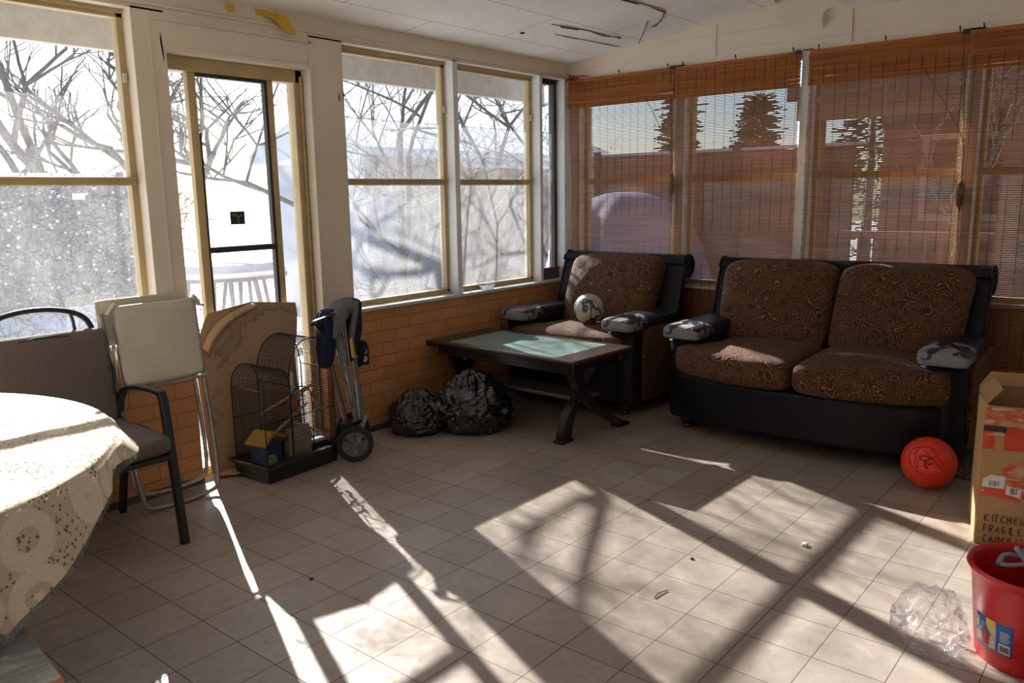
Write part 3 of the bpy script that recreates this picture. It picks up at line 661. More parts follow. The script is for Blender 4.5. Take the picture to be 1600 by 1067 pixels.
# ------------------------------------------------------------------ couches
def couch(name, label, cat, W, loc, rz, n, D=.84, Hb=.955, armw=.20, bow=.16, armz=.62):
    e = empty(name, loc, rz); tag(e, label, cat)
    hw = W/2
    # local x: left(-)..right(+) seen from the front, y: 0 front .. D back
    def front(x, b=bow): return -b*(1-min(1, abs(x)/(hw-.05))**3.2)
    # body with bowed apron
    pts = [(-hw+.03, D-.12), (-hw+.03, .05)]
    for i in range(17):
        x = (-hw+.05)+(W-.1)*i/16; pts.append((x, front(x, bow*.8)+.02))
    pts += [(hw-.03, .05), (hw-.03, D-.12)]
    MB().prism(pts, lambda p: Vector((p[0], p[1], .075)), lambda p: Vector((p[0], p[1], .345))).build('base', M['leather'], e, bevel=.028, seg=4)
    # arms: front post, side panel, pad
    for s in (-1, 1):
        cx = s*(hw-armw/2)
        mb = MB(); out = []
        for i in range(13):
            a = PI+PI*i/12; out.append((cx+armw/2*math.cos(a), .07+.07*math.sin(a)))
        out += [(cx+armw/2, D-.08), (cx-armw/2, D-.08)]
        mb.prism(out, lambda p: Vector((p[0], p[1], .075)), lambda p: Vector((p[0], p[1], armz-.085)))
        am = mb.build('arm', M['leather'], e, bevel=.015, seg=3)
        mb = MB(); mb.rbox((0, .26, armz-.045), (armw+.03, .60, .080), .030, 8, puff=(0, 0, .008))
        pd = mb.build('arm_pad', M['peel'], am, sub=1, loc=(cx, -.0, 0))
        MB().rbox((cx+s*(armw/2+.004), D*.50, .315), (.03, D*.70, .46), .012, 5).build('side_panel', M['paisley'], am, sub=1)
        # seam piping under the pad
        mb = MB(); mb.tube([(cx+(armw/2+.004)*math.cos(PI+PI*i/12), .07+.074*math.sin(PI+PI*i/12), armz-.10) for i in range(13)], .006, 6); mb.build('arm_seam', M['leather'], am)
    # back frame: rolled-over profile
    prof = [(.60, .12), (.56, .40), (.60, .62), (.655, .80), (.69, .89)]
    c = Vector((.742, Hb-.072)); rad = .072
    for i in range(15):
        a = PI*.93-(PI*1.55)*i/14; prof.append((c.x+rad*math.cos(a), c.y+rad*math.sin(a)))
    prof += [(.715, .80), (.70, .68), (.70, .50), (.71, .12)]
    mb = MB(); mb.prism(prof, lambda p: Vector((-hw+.02, p[0], p[1])), lambda p: Vector((hw-.02, p[0], p[1]))); bf = mb.build('back_frame', M['leather'], e, bevel=.006, seg=2)
    for s in (-1, 1):
        mb = MB(); mb.tube([(s*(hw-.018), p[0], p[1]) for p in prof[1:20]], .009, 7); mb.build('back_piping', M['leather'], bf)
        mb = MB(); mb.tube([(s*(hw-.028)+s*.012, c.x+.045*math.cos(t*.5)*(1-t*.05), c.y+.045*math.sin(t*.5)*(1-t*.05)) for t in range(14)], .006, 6); mb.build('scroll_welt', M['leather'], bf)
    # cushions
    iw = (W-2*armw+.02)/n; fwd = (W-.09)/n
    for i in range(n):
        cx = -hw+.045+fwd*(i+.5); ic = -(W-2*armw)/2+(W-2*armw)/n*(i+.5)
        def df(p, q, cx=cx, ic=ic):
            # wide T front that bulges before the arm posts, narrow between the arms
            t = max(0, min(1, (p.y+.20)/.10)); wdt = fwd*(1-t)+(W-2*armw)/n*t; xx = (cx*(1-t)+ic*t)-cx+q[0]*wdt/2*.985
            yy = p.y
            if p.y < -.05: yy += front(cx+xx, bow)*min(1, (-.05-p.y)/.2)
            zz = p.z-.012*(q[1] > 0)*q[1]
            return Vector((xx, yy, zz))
        MB().rbox((cx, .30, .425), (fwd, .64, .165), .062, 12, puff=(0, 0, .022), fn=df).build('seat_cushion', M['paisley'], e, sub=1)
    bw = (W-2*armw+.17)/n if n > 1 else W-2*armw+.06
    for i in range(n):
        cx = bw*(i-(n-1)/2)
        sg = 0 if n == 1 else (-1 if i == 0 else 1)
        def db(p, q, sg=sg):
            z = p.z; k = (q[2]+1)/2
            y = p.y+.20*k-.0+.02*(1-q[0]*q[0])*-1*(q[1] < 0)
            x = p.x*(1+.05*k)+sg*.02*k
            if q[2] > .5: z -= .022*abs(q[0])**3
            return Vector((x, y, z))
        MB().rbox((cx, .465, .712), (bw*1.0, .17, .475), .065, 12, puff=(0, .032, .01), fn=db).build('back_cushion', M['paisley'], e, sub=1)
    for x in (-hw+.10, hw-.10):
        for y in (.10, D-.22):
            MB().lathe([(0, 0), (.028, 0), (.034, .010), (.030, .022), (.042, .034), (.046, .05), (.040, .066), (.034, .078), (0, .078)], (x, y, 0), 20).build('foot', M['foot'], e)
    return e
couch('loveseat', 'brown paisley two-seat loveseat with black leatherette frame and peeling arms', 'sofa', 1.54, (4.135, 1.485, 0), R(-88.5), 2)
couch('armchair', 'brown paisley armchair with black leatherette frame in the room corner', 'armchair', 1.00, (4.135, 3.0, 0), R(-90), 1, bow=.07, armw=.19)
# football on the armchair
def ball_mat():
    b = NB('football_skin'); v = b.coord(); n = b.noise(v, 7, 2, .5, 1.2)
    c = b.ramp(n.outputs[0], [(.0, (.50, .46, .36)), (.46, (.50, .46, .36)), (.47, (.05, .05, .055)), (.53, (.05, .05, .055)), (.54, (.55, .5, .4)), (1, (.55, .5, .4))])
    return b.fin(c, .4)
M['football'] = ball_mat()
mb = MB(); bmesh.ops.create_uvsphere(mb.bm, u_segments=32, v_segments=20, radius=.098); o = mb.build('football', M['football'], loc=(4.37, 2.97, .622), ang=80)
tag(o, 'cream and black football resting on the armchair seat', 'ball')
# orange ball
e = empty('rubber_ball', (3.97, .805, .118)); tag(e, 'bright orange ball on the floor before the right end of the loveseat', 'ball')
mb = MB(); bmesh.ops.create_uvsphere(mb.bm, u_segments=48, v_segments=32, radius=.118); mb.build('ball_skin', M['orange'], e, ang=80)
vt = Vector((-3.97, -.805, 1.25)).normalized(); sx = vt.cross(Vector((0, 0, 1))).normalized(); sy = sx.cross(vt)
def onball(u, v, r=.1186):
    p = (vt+sx*-u+sy*v) if False else (vt+(-sx)*u+sy*v); return p.normalized()*r
M['darkred'] = plain('dark_red_print', (.30, .012, .008), .5)
mb = MB()
for P in ([(-.75, .5), (-.35, .62), (.1, .55), (.05, .40)], [(-.75, .45), (-.8, .1), (-.65, -.2)], [(-.35, .62), (-.5, .2), (-.4, -.25)], [(.1, .5), (.35, .05), (.62, -.15)], [(-.15, .4), (.15, .05), (.42, -.2), (.25, .02)], [(-.55, .30), (-.3, -.05), (-.38, -.3)], [(-.65, -.2), (-.2, -.5), (.3, -.45), (.5, -.2)]):
    Q = smooth_path([(a, b_, 0) for a, b_ in P]); mb.tube([onball(q.x*1.2, q.y*1.2) for q in Q], .0020, 4)
for P in ([(-.30, .15), (-.1, .22), (.05, .10), (-.1, .04), (-.25, .05), (-.3, .15)], [(-.12, .05), (.0, -.08), (.12, -.02)], [(-.1, .02), (-.12, -.14), (.0, -.2)], [(-.02, .14), (.1, .18), (.15, .08)]):
    Q = smooth_path([(a, b_, 0) for a, b_ in P]); mb.tube([onball(q.x*1.2, q.y*1.2) for q in Q], .0042, 5)
mb.build('printed_lines', M['darkred'], e)

# ------------------------------------------------------------------ coffee table
e = empty('coffee_table', (3.73, 2.99, 0), R(-1.5)); tag(e, 'dark wood coffee table with glass top and crossed curved legs', 'coffee table')
TW, TL, TZ = .58, 1.14, .487
mb = MB()
def frame_ring(mb, ax, ay, bx, by, z0, z1):
    o_ = [(-ax, -ay), (ax, -ay), (ax, ay), (-ax, ay)]; i_ = [(-bx, -by), (bx, -by), (bx, by), (-bx, by)]
    v = {}
    for nme, L in (('o', o_), ('i', i_)):
        for z in (z0, z1): v[nme, z] = [mb.bm.verts.new((p[0], p[1], z)) for p in L]
    for k in range(4):
        l = (k+1) % 4
        for q in ((v['o', z1][k], v['o', z1][l], v['i', z1][l], v['i', z1][k]), (v['o', z0][l], v['o', z0][k], v['i', z0][k], v['i', z0][l]),
                  (v['o', z0][k], v['o', z0][l], v['o', z1][l], v['o', z1][k]), (v['i', z0][l], v['i', z0][k], v['i', z1][k], v['i', z1][l])): mb.bm.faces.new(q)
frame_ring(mb, TW/2, TL/2, TW/2-.055, TL/2-.16, TZ-.030, TZ); tp = mb.build('tabletop', M['tabletop'], e, bevel=.008, seg=2)
mb = MB(); frame_ring(mb, TW/2-.0, TL/2-.0, TW/2-.016, TL/2-.016, TZ-.034, TZ-.010); mb.build('top_edge', M['dwood'], tp, bevel=.004)
mb = MB(); mb.bb(-TW/2+.055, TW/2-.055, -TL/2+.16, TL/2-.16, TZ-.010, TZ-.003)
b_ = NB('green_tint_glass'); b_.fin((.32, .46, .42), .08, spec=.6); tl = b_.n('BsdfTransparent'); tl.inputs[0].default_value = (.75, .9, .85, 1)
m_ = b_.n('MixShader'); m_.inputs[0].default_value = .22; b_.l(b_.b.outputs[0], m_.inputs[1]); b_.l(tl.outputs[0], m_.inputs[2]); b_.l(m_.outputs[0], b_.out.inputs[0]); M['greenglass'] = b_.m
mb.build('glass_insert', M['greenglass'], tp, smooth=False)
mb = MB(); frame_ring(mb, TW/2-.04, TL/2-.07, TW/2-.065, TL/2-.095, TZ-.085, TZ-.030); mb.build('apron', M['dwood'], e, smooth=False, bevel=.003)
for s in (-1, 1):
    for t in (-1, 1):
        mb = MB(); N = 18; A = []; B = []
        for i in range(N+1):
            k = i/N; z = .012+(TZ-.055)*k
            # curve: wide at foot, crossing inward then flaring to the top
            x = (-.215+.46*(1-k)**2.0 if t < 0 else -.235+.455*k**2.0)+.035
            th = .034+.012*abs(2*k-1)
            A.append((x-th, z)); B.append((x+th, z))
        yy = s*(TL/2-.105)+t*.028
        poly = A+list(reversed(B))
        mb.prism(poly, lambda p: Vector((p[0], yy-.025, p[1])), lambda p: Vector((p[0], yy+.025, p[1])))
        lg = mb.build('leg', M['dwood'], e, bevel=.004)
        MB().bb(A[0][0]-.008, B[0][0]+.008, yy-.034, yy+.034, 0, .016).build('foot_block', M['dwood'], lg, bevel=.003)
mb = MB(); mb.bb(-.10, .10, -TL/2+.10, TL/2-.10, .215, .237); mb.build('stretcher', M['stretcher'], e, smooth=False, bevel=.004)

# ------------------------------------------------------------------ bin bags
def binbag(loc, sx, sy, h, seed, label, rz=0):
    mb = MB(); bmesh.ops.create_icosphere(mb.bm, subdivisions=6, radius=1)
    rnd = random.Random(seed); of = Vector((rnd.uniform(0, 50),)*3); kn = Vector((rnd.uniform(-.2, .2), rnd.uniform(-.2, .2), 1)).normalized()
    for v in mb.bm.verts:
        p = v.co.copy(); n1 = noise.fractal(p*1.6+of, 1, 2, 3); 
        rid = 1-abs(noise.noise(p*3.2+of*2+Vector((n1, n1, 0))*1.5)); rid2 = 1-abs(noise.noise(p*8+of))
        a = math.atan2(p.y-kn.y, p.x-kn.x); up = max(0, p.dot(kn)); 
        k = 1+.10*n1+.10*(rid**3)-.05+.030*rid2**4+.05*up*math.sin(a*11+n1*5)
        tip = max(0, up-.86)*2.2
        q = p*(k+tip*.5)
        z = q.z if q.z > -.62 else -.62+(q.z+.62)*.04
        v.co = Vector((q.x*sx, q.y*sy, (z+.645)/1.645*h))
        if v.co.z < .004: v.co.z = .004
    o = mb.build('rubbish_bag', M['bag'], loc=loc, rz=rz, ang=80); tag(o, label, 'rubbish bag')
binbag((3.18, 3.375, 0), .165, .165, .23, 4, 'smaller slumped black bin bag against the orange brick wall', .3)
binbag((3.43, 3.16, 0), .23, .215, .315, 9, 'bigger black bin bag beside the end of the coffee table', -.3)

# ------------------------------------------------------------------ round table with lace cloth
TC = Vector((.17, 2.58, 0)); TR = .86
e = empty('dining_table', TC); tag(e, 'round table hidden under the cream lace cloth at the left edge', 'table')
MB().lathe([(0, .708), (TR-.015, .708), (TR-.003, .722), (TR-.015, .735), (0, .735)], n=64).build('tabletop', M['dwood'], e)
MB().lathe([(.0, .708), (.06, .708), (.05, .5), (.07, .3), (.09, .15), (0, .15)], n=24).build('pedestal', M['dwood'], e)
for k in range(4):
    a = k*PI/2+PI/4; mb = MB(); mb.tube(smooth_path([(0, 0, .2), (math.cos(a)*.2, math.sin(a)*.2, .17), (math.cos(a)*.42, math.sin(a)*.42, .03)]), .03, 8); mb.build('leg', M['dwood'], e)
def cloth(Rr, L, phi, extra, name, m, lab, z0, scallop=0, cat='tablecloth'):
    def f(u, v):
        th = u*2*PI; a = ((th-phi+PI/4) % (PI/2))-PI/4
        ext = L/math.cos(a); hang = (ext-TR)*.55+extra
        if scallop: hang += scallop*abs(math.sin(th*16))
        if v < .5:
            r = Rr*(v/.5); z = z0+.0012*math.sin(r*40+th*3)*(r > .1)+.0012*math.sin(th*9)*r
            return Vector((r*math.cos(th), r*math.sin(th), z))
        k = (v-.5)/.5; d = hang*k; fold = .016*math.sin(th*13+1)*k+.010*math.sin(th*23)*k
        r = Rr+.012*min(1, k*5)+fold+.02*k
        z = z0-max(0, d-.0)-.004*min(1, k*8)
        return Vector((r*math.cos(th), r*math.sin(th), z))
    mb = MB(); mb.grid(f, 220, 44, cu=True); o = mb.build(name, m, loc=TC, ang=80)
    bmesh_fix = None
    tag(o, lab, cat); return o
cloth(TR, .925, R(-22), .0, 'lace_tablecloth', M['lace'], 'cream lace tablecloth draped over the round table, sun on its top', .7425, scallop=.012)
cloth(TR-.004, .925, R(-22), .025, 'table_liner', M['liner'], 'clear vinyl liner showing below the scalloped edge of the lace cloth', .7385)

# low worn board table, bottom left
def m_worn():
    b = NB('worn_grey_laminate'); v = b.coord('Object', scale=(1, 3, 1)); n = b.noise(v, 9, 7, .7, 1); n2 = b.noise(b.coord(), 30, 4)
    c = b.ramp(n.outputs[0], [(.3, (.20, .24, .28)), (.55, (.42, .46, .48)), (.7, (.66, .67, .64))])
    c = b.mix(b.ramp(n2.outputs[0], [(.66, 0), (.7, .6)]), c, (.1, .09, .08)); return b.fin(c, .4)
M['worn'] = m_worn(); M['edgewood'] = plain('orange_edge_wood', (.50, .24, .11), .6)
e = empty('low_table', (.246, 1.90, 0), R(-6)); tag(e, 'low table with worn grey laminate top at the bottom left corner', 'table')
MB().bb(-.32, .32, -.26, .26, .43, .45).build('tabletop', M['worn'], e, smooth=False, bevel=.002)
mb = MB(); frame_ring(mb, .324, .264, .312, .252, .40, .448); mb.build('edge_band', M['edgewood'], e, smooth=False, bevel=.002)
for x in (-.27, .27):
    for y in (-.21, .21): MB().bb(x-.02, x+.02, y-.02, y+.02, 0, .42).build('leg', M['edgewood'], e, smooth=False, bevel=.003)

# ------------------------------------------------------------------ patio chair
e = empty('patio_chair', (1.245, 3.26, 0)); tag(e, 'black metal patio chair with taupe cushions behind the round table', 'chair')
hw = .265
def flat_tube(mb, pts, w_, t_):   # rectangular bar along a path in the yz plane
    rings = []
    for i, p in enumerate(pts):
        a = Vector(pts[max(0, i-1)]); b = Vector(pts[min(len(pts)-1, i+1)]); t = (b-a).normalized(); sx_ = Vector((1, 0, 0)); n_ = t.cross(sx_).normalized()
        rings.append([mb.bm.verts.new(Vector(p)+sx_*w_*sa+n_*t_*sb) for sa, sb in ((-.5, -.5), (.5, -.5), (.5, .5), (-.5, .5))])
    for A, B in zip(rings, rings[1:]):
        for j in range(4): mb.bm.faces.new((A[j], A[(j+1) % 4], B[(j+1) % 4], B[j]))
    mb.bm.faces.new(rings[0]); mb.bm.faces.new(list(reversed(rings[-1])))
for s in (-1, 1):
    x = s*hw
    mb = MB(); flat_tube(mb, [(x, -.27, 0), (x, -.235, .30), (x, -.20, .585), (x, -.185, .612)], .030, .030); mb.build('front_leg', M['blackmetal'], e, bevel=.003)
    mb = MB(); flat_tube(mb, smooth_path([(x, -.195, .612), (x, -.10, .616), (x, .06, .605), (x, .15, .575), (x, .195, .50), (x, .205, .40), (x, .20, .36)]), .034, .016); mb.build('armrest', M['blackmetal'], e, bevel=.003)
    mb = MB(); flat_tube(mb, [(x*.99, .16, .36), (x*.99, .215, .18), (x*.99, .265, 0)], .026, .03); mb.build('rear_leg', M['blackmetal'], e, bevel=.003)
mb = MB(); mb.bb(-hw, hw, -.235, -.21, .345, .368); mb.bb(-hw, hw, .185, .21, .345, .368)
for s in (-1, 1): mb.bb(s*hw-.013, s*hw+.013, -.22, .20, .345, .368)
for i in range(6): mb.bb(-hw, hw, -.16+i*.062, -.15+i*.062+.02, .35, .36)
mb.build('seat_frame', M['blackmetal'], e, bevel=.003)
mb = MB(); P = smooth_path([(-.245, .20, .36), (-.235, .235, .60), (-.225, .262, .84), (-.17, .270, .915), (0, .275, .945), (.17, .270, .915), (.225, .262, .84), (.235, .235, .60), (.245, .20, .36)], 3)
mb.tube(P, .0115, 9); bf = mb.build('back_frame', M['blackmetal'], e)
mb = MB()
for x in (-.15, .15): mb.tube(smooth_path([(x*.92, .268, .915), (x*1.0, .27, .86), (x*1.05, .25, .60), (x*1.05, .20, .37)]), .007, 7)
mb.build('back_slat', M['blackmetal'], bf)
MB().rbox((0, -.02, .415), (.535, .47, .085), .035, 8, puff=(0, 0, .012)).build('seat_cushion', M['taupe'], e, sub=1)
bk = MB().rbox((0, 0, 0), (.50, .075, .40), .032, 8, puff=(0, .012, .0)); bk.bent(lambda c: Vector((c.x, c.y+.205+c.z*.10, c.z+.645)))
bc = bk.build('back_cushion', M['taupe'], e, sub=1)
mb = MB(); Q = smooth_path([(-.248, -.03, -.19), (-.248, -.03, .19), (.248, -.03, .19), (.248, -.03, -.19)], 3, True)
Q = [Vector((q.x, q.y+.205+q.z*.10, q.z+.645)) for q in Q]; mb.tube(Q, .0045, 6, closed=True); mb.build('back_piping', M['piping'], bc)
mb = MB(); Q = smooth_path([(-.262, -.25, .445), (.262, -.25, .445), (.262, .21, .445), (-.262, .21, .445)], 3, True); mb.tube(Q, .0045, 6, closed=True); mb.build('seat_piping', M['piping'], e)

# ------------------------------------------------------------------ folding chairs (folded, leaning on the wall)
def folding_chair(loc, rz, lean, label, w_=.40, h_=.96):
    e = empty('folding_chair', loc, rz); e.rotation_euler = (lean, 0, rz); tag(e, label, 'chair')
    mb = MB()
    mb.tube(smooth_path([(-w_/2-.03, .0, h_-.06), (-w_/2+.02, 0, .06), (-w_/2+.05, 0, .012), (w_/2-.05, 0, .012), (w_/2-.0, 0, .06), (w_/2-.02, 0, h_-.03)], 3), .0105, 9)
    mb.build('front_leg_loop', M['chrome'], e)
    mb = MB(); mb.tube(smooth_path([(-w_/2+.02, .03, h_-.10), (-w_/2-.00, .03, .14), (-w_/2+.04, .03, .075), (w_/2-.08, .03, .075), (w_/2-.03, .03, .14), (w_/2-.05, .03, h_-.10)], 3), .0095, 9)
    mb.build('rear_leg_loop', M['chrome'], e)
    mb = MB(); mb.tube([(-w_/2-.01, -.016, .565), (w_/2-.0, -.016, .565)], .009, 8); mb.build('cross_bar', M['chrome'], e)
    mb = MB(); mb.rbox((-.005, -.026, .755), (w_*.90, .022, .345), .010, 6, puff=(0, .004, 0)); st = mb.build('seat', M['vinyl'], e, sub=1)
    mb = MB(); Q = smooth_path([(-w_*.455, -.026, .60), (-w_*.455, -.026, .92), (w_*.445, -.026, .92), (w_*.445, -.026, .60)], 2, True)
    mb.tube(smooth_path([(-w_*.46, -.024, .93), (-w_*.46, -.024, .605), (-w_*.43, -.024, .578), (w_*.42, -.024, .578), (w_*.45, -.024, .605), (w_*.45, -.024, .93)], 2), .009, 8); mb.build('seat_rim', M['chrome'], st)
    for s in (-1, 1): mb = MB(); mb.tube(smooth_path([(s*w_*.44, -.03, .935), (s*w_*.48, -.028, .92), (s*w_*.52, -.015, .895)]), .011, 8); mb.build('corner_guard', M['vinyl'], st)
    mb = MB(); mb.rbox((-.035, .022, h_-.10), (w_*1.02, .018, .20), .008, 6); mb.build('backrest', M['vinyl'], e, sub=1)
    MB().box((0.03, -.0385, .82), (.10, .0015, .035)).build('paper_label', M['sill'], st, smooth=False)
    return e
folding_chair((1.725, 3.400, 0), R(0), R(-7), 'folded white vinyl and chrome folding chair leaning on the wall left of the door')

# ------------------------------------------------------------------ cardboard sheet behind the cage
def sheet(name, outline, m, thick, fn, label, n=26):
    """outline polygon in (u,z) -> gridded, curved slab"""
    mb = MB(); us = [p[0] for p in outline]; zs = [p[1] for p in outline]
    def left(z):  # row spans by scanning the polygon
        xs = []
        for (a, b_), (c, d) in zip(outline, outline[1:]+outline[:1]):
            if (b_ <= z < d) or (d <= z < b_): xs.append(a+(c-a)*(z-b_)/(d-b_))
        return (min(xs), max(xs)) if len(xs) > 1 else None
    z0, z1 = min(zs)+1e-4, max(zs)-1e-4; rows = []
    for j in range(n+1):
        z = z0+(z1-z0)*j/n; l = left(z)
        rows.append([(l[0]+(l[1]-l[0])*i/n, z) for i in range(n+1)])
    def side(off): return [[mb.bm.verts.new(fn(u, z, off)) for u, z in row] for row in rows]
    A, B = side(0), side(thick)
    for j in range(n):
        for i in range(n):
            mb.bm.faces.new((A[j][i], A[j][i+1], A[j+1][i+1], A[j+1][i])); mb.bm.faces.new((B[j][i+1], B[j][i], B[j+1][i], B[j+1][i+1]))
    for i in range(n):
        mb.bm.faces.new((A[0][i+1], A[0][i], B[0][i], B[0][i+1])); mb.bm.faces.new((A[n][i], A[n][i+1], B[n][i+1], B[n][i]))
        mb.bm.faces.new((A[i][0], A[i+1][0], B[i+1][0], B[i][0])); mb.bm.faces.new((A[i+1][n], A[i][n], B[i][n], B[i+1][n]))
    return mb
e = empty('cardboard_sheet', (1.993, 3.575, 0)); tag(e, 'big torn stained sheet of brown cardboard leaning on the door', 'cardboard')
ol = [(0.0, .02), (-.01, .30), (-.02, .55), (-.01, .66), (.05, .80), (.09, .845), (.30, .85), (.565, .845), (.575, .76), (.56, .66), (.53, .55), (.54, .30), (.55, .02)]
def cf(u, z, o): return Vector((u, .035+.04*z+.012*math.sin(u*7+z*2)-o-.03*math.exp(-((u-.0)/.12)**2)*(z > .4)*(z-.4), z))
mb = sheet('cardboard_sheet', ol, M['card'], .005, cf, ''); mb.build('board', M['card'], e, ang=60)
# folded-over torn strip across the top left, with its corrugated edge
mb = MB(); P = [(.015, .655), (.05, .72), (.11, .775), (.19, .815), (.30, .845)]
Q = smooth_path([(a, b_, 0) for a, b_ in P], 2)
mb.grid(lambda u, v: (lambda q: cf(q.x+.05*v*.6, q.y-.055*v*(1-.5*u), .012+.03*math.sin(v*PI)))(Q[min(len(Q)-1, int(u*(len(Q)-1)))]), len(Q)-1, 6)
fl_ = mb.build('torn_fold', M['card'], e, ang=60); sd_ = fl_.modifiers.new('s', 'SOLIDIFY'); sd_.thickness = .003
mb = MB()
for i in range(70):
    t = i/69*(len(Q)-1); k = int(min(len(Q)-2, t)); q = Q[k].lerp(Q[k+1], t-k); mb.tube([cf(q.x+.010, q.y-.004, .028), cf(q.x+.028, q.y-.022, .032)], .0022, 4)
mb.build('corrugation', M['cardin'], e)
# flap on the floor
mb = MB(); mb.prism([(-.01, .01), (.10, -.06), (.135, -.115), (.30, -.10), (.32, .03), (.02, .05)], lambda p: Vector((p[0], p[1], .003+.012*(p[1] > -.08)*(p[0] < .12))), lambda p: Vector((p[0], p[1], .009+.014*(p[1] > -.08)*(p[0] < .12)))); mb.build('floor_flap', M['card'], e, smooth=False)

# ------------------------------------------------------------------ bird cage
e = empty('bird_cage', (2.10, 3.285, 0), R(4)); tag(e, 'black wire birdcage with arched double top standing in front of the cardboard', 'birdcage')
CW, CD, CH = .46, .27, .56
# tray
mb = MB()
def trayring(w0, d0, z0, w1_, d1_, z1): pass
lv = [(.012, .012, .0), (.0, .0, .075), (-.018, -.018, .078), (-.018, -.018, .098), (.004, .004, .098), (.012, .012, .03)]
rg = []
for (ix, iy, z) in lv: rg.append([mb.bm.verts.new(p) for p in ((ix, iy, z), (CW-ix, iy, z), (CW-ix, CD-iy, z), (ix, CD-iy, z))])
for A, B in zip(rg, rg[1:]):
    for j in range(4): mb.bm.faces.new((A[j], A[(j+1) % 4], B[(j+1) % 4], B[j]))
mb.bm.faces.new(rg[0]); mb.bm.faces.new(rg[-1])
mb.build('tray', M['blackplastic'], e, bevel=.003)
def wires(name, segs, r=.0011, n=4):
    mb = MB()
    for s in segs: mb.tube(s, r, n)
    return mb.build(name, M['cagewire'], e)
x0_, x1_, y0_, y1_ = .012, CW-.012, .012, CD-.012; zb_ = .095
xm = .17; zl, zr_ = .46, .50          # shoulder heights of the small left arch and the tall right arch
def top(x):      # height of the arched roof along the width
    if x <= xm:
        c_, r_ = (x0_+xm)/2, (xm-x0_)/2; return zl+math.sqrt(max(0, r_*r_-(x-c_)**2))*1.25
    c_, r_ = (xm+x1_)/2, (x1_-xm)/2; return zr_+math.sqrt(max(0, r_*r_-(x-c_)**2))*1.30
N = 40; xs = [x0_+(x1_-x0_)*i/N for i in range(N+1)]
sg = []
for y in (y0_, y1_):
    for x in xs: sg.append([(x, y, zb_), (x, y, top(x))])
    for i in range(27): z = .105+i*.0135; sg.append([(x0_, y, z), (x1_, y, z)])
    wires('front_bars' if y == y0_ else 'rear_bars', sg); sg = []
sg = []
for x in (x0_, x1_):
    zt_ = zl if x == x0_ else zr_
    for i in range(22): y = y0_+(y1_-y0_)*i/21; sg.append([(x, y, zb_), (x, y, zt_)])
    for i in range(30): z = .10+i*.0125; sg.append([(x, y0_, z), (x, y1_, z)])
    wires('side_bars', sg); sg = []
sg = []
for x in [x0_+(x1_-x0_)*i/52 for i in range(53)]: sg.append([(x, y0_, top(x)), (x, y1_, top(x))])
for i in range(9):
    y = y0_+(y1_-y0_)*i/8; P = [(x0_+(x1_-x0_)*k/60, y, top(x0_+(x1_-x0_)*k/60)) for k in range(61)]; sg.append(P)
wires('roof_bars', sg)
mb = MB()
for y in (y0_, y1_):
    mb.tube([(x0_+(xm-x0_)*k/24, y, top(x0_+(xm-x0_)*k/24)) for k in range(25)], .0032, 6)
    mb.tube([(xm+(x1_-xm)*k/32+1e-4, y, top(xm+(x1_-xm)*k/32+1e-4)) for k in range(33)], .0032, 6)
    for x in (x0_, xm, x1_): mb.tube([(x, y, zb_), (x, y, zr_ if x == x1_ else zl)], .0032, 6)
    mb.tube([(x0_, y, .30), (x1_, y, .30)], .0025, 6)
mb.tube([(x0_, y0_, zl), (x0_, y1_, zl)], .003, 6); mb.tube([(x1_, y0_, zr_), (x1_, y1_, zr_)], .003, 6); mb.tube([(xm, y0_, zl), (xm, y1_, zl)], .003, 6)
mb.tube([(x0_, y0_, zb_), (x1_, y0_, zb_), (x1_, y1_, zb_), (x0_, y1_, zb_)], .003, 6, closed=True)
mb.build('cage_frame', M['cagewire'], e)
mb = MB(); P = [(.17, y0_-.003, .12), (.17, y0_-.003, .38)]+arc((.235, y0_-.003, .38), .065, PI, 0, 12)+[(.30, y0_-.003, .12)]; mb.tube(P, .0028, 6, closed=True); mb.build('door', M['cagewire'], e)
for (a, b_) in (((.03, .06, .345), (.40, .13, .405)), ((.06, .05, .215), (.41, .18, .30)), ((.28, .10, .36), (.44, .20, .375))):
    MB().tube([a, b_], .0075, 8).build('perch', M['perch'], e)
# things in the cage, sitting on the tray floor
def thing_in(name, mb, m, lab, cat, loc, rz=0, **k):
    o = mb.build(name, m, loc=loc, rz=rz, **k); tag(o, lab, cat); return o
cz_ = Vector((2.10, 3.285, 0)); rot3 = Matrix.Rotation(R(4), 3, 'Z')
def cg(x, y, z): return cz_+rot3 @ Vector((x, y, z))
ccol('toyblue', (.03, .07, .26), .45); ccol('toyyellow', (.75, .50, .06), .45); ccol('toygreen', (.20, .42, .12), .5); ccol('toywhite', (.62, .62, .60), .4); ccol('coral', (.60, .18, .10), .5)
f_ = thing_in('bird_house', MB().box((0, 0, .07), (.11, .10, .14)), M['toyblue'], 'blue plastic bird house with a yellow roof inside the cage at left', 'bird house', cg(.11, .15, .032), .25, bevel=.006)
MB().prism([(-.085, .14), (0, .195), (.085, .155), (.07, .145), (0, .18), (-.07, .13)], lambda p: Vector((p[0], -.065, p[1])), lambda p: Vector((p[0], .065, p[1]))).build('roof', M['toyyellow'], f_, bevel=.002)
MB().lathe([(0, 0), (.02, 0), (.02, .003), (0, .003)], (0, -.052, .06), 14, Matrix.Rotation(R(90), 3, 'X')).build('entrance', M['blackplastic'], f_)
f_ = thing_in('seed_box', MB().box((0, 0, .055), (.12, .06, .11)), ccol('cream_box', (.50, .42, .33), .7), 'speckled seed box with pitched top inside the middle of the cage', 'box', cg(.27, .10, .032), -.15, bevel=.003)
mb = MB(); mb.prism([(-.06, .11), (-.075, .19), (.05, .20), (.07, .12)], lambda p: Vector((p[0], -.034, p[1])), lambda p: Vector((p[0], -.028, p[1])))
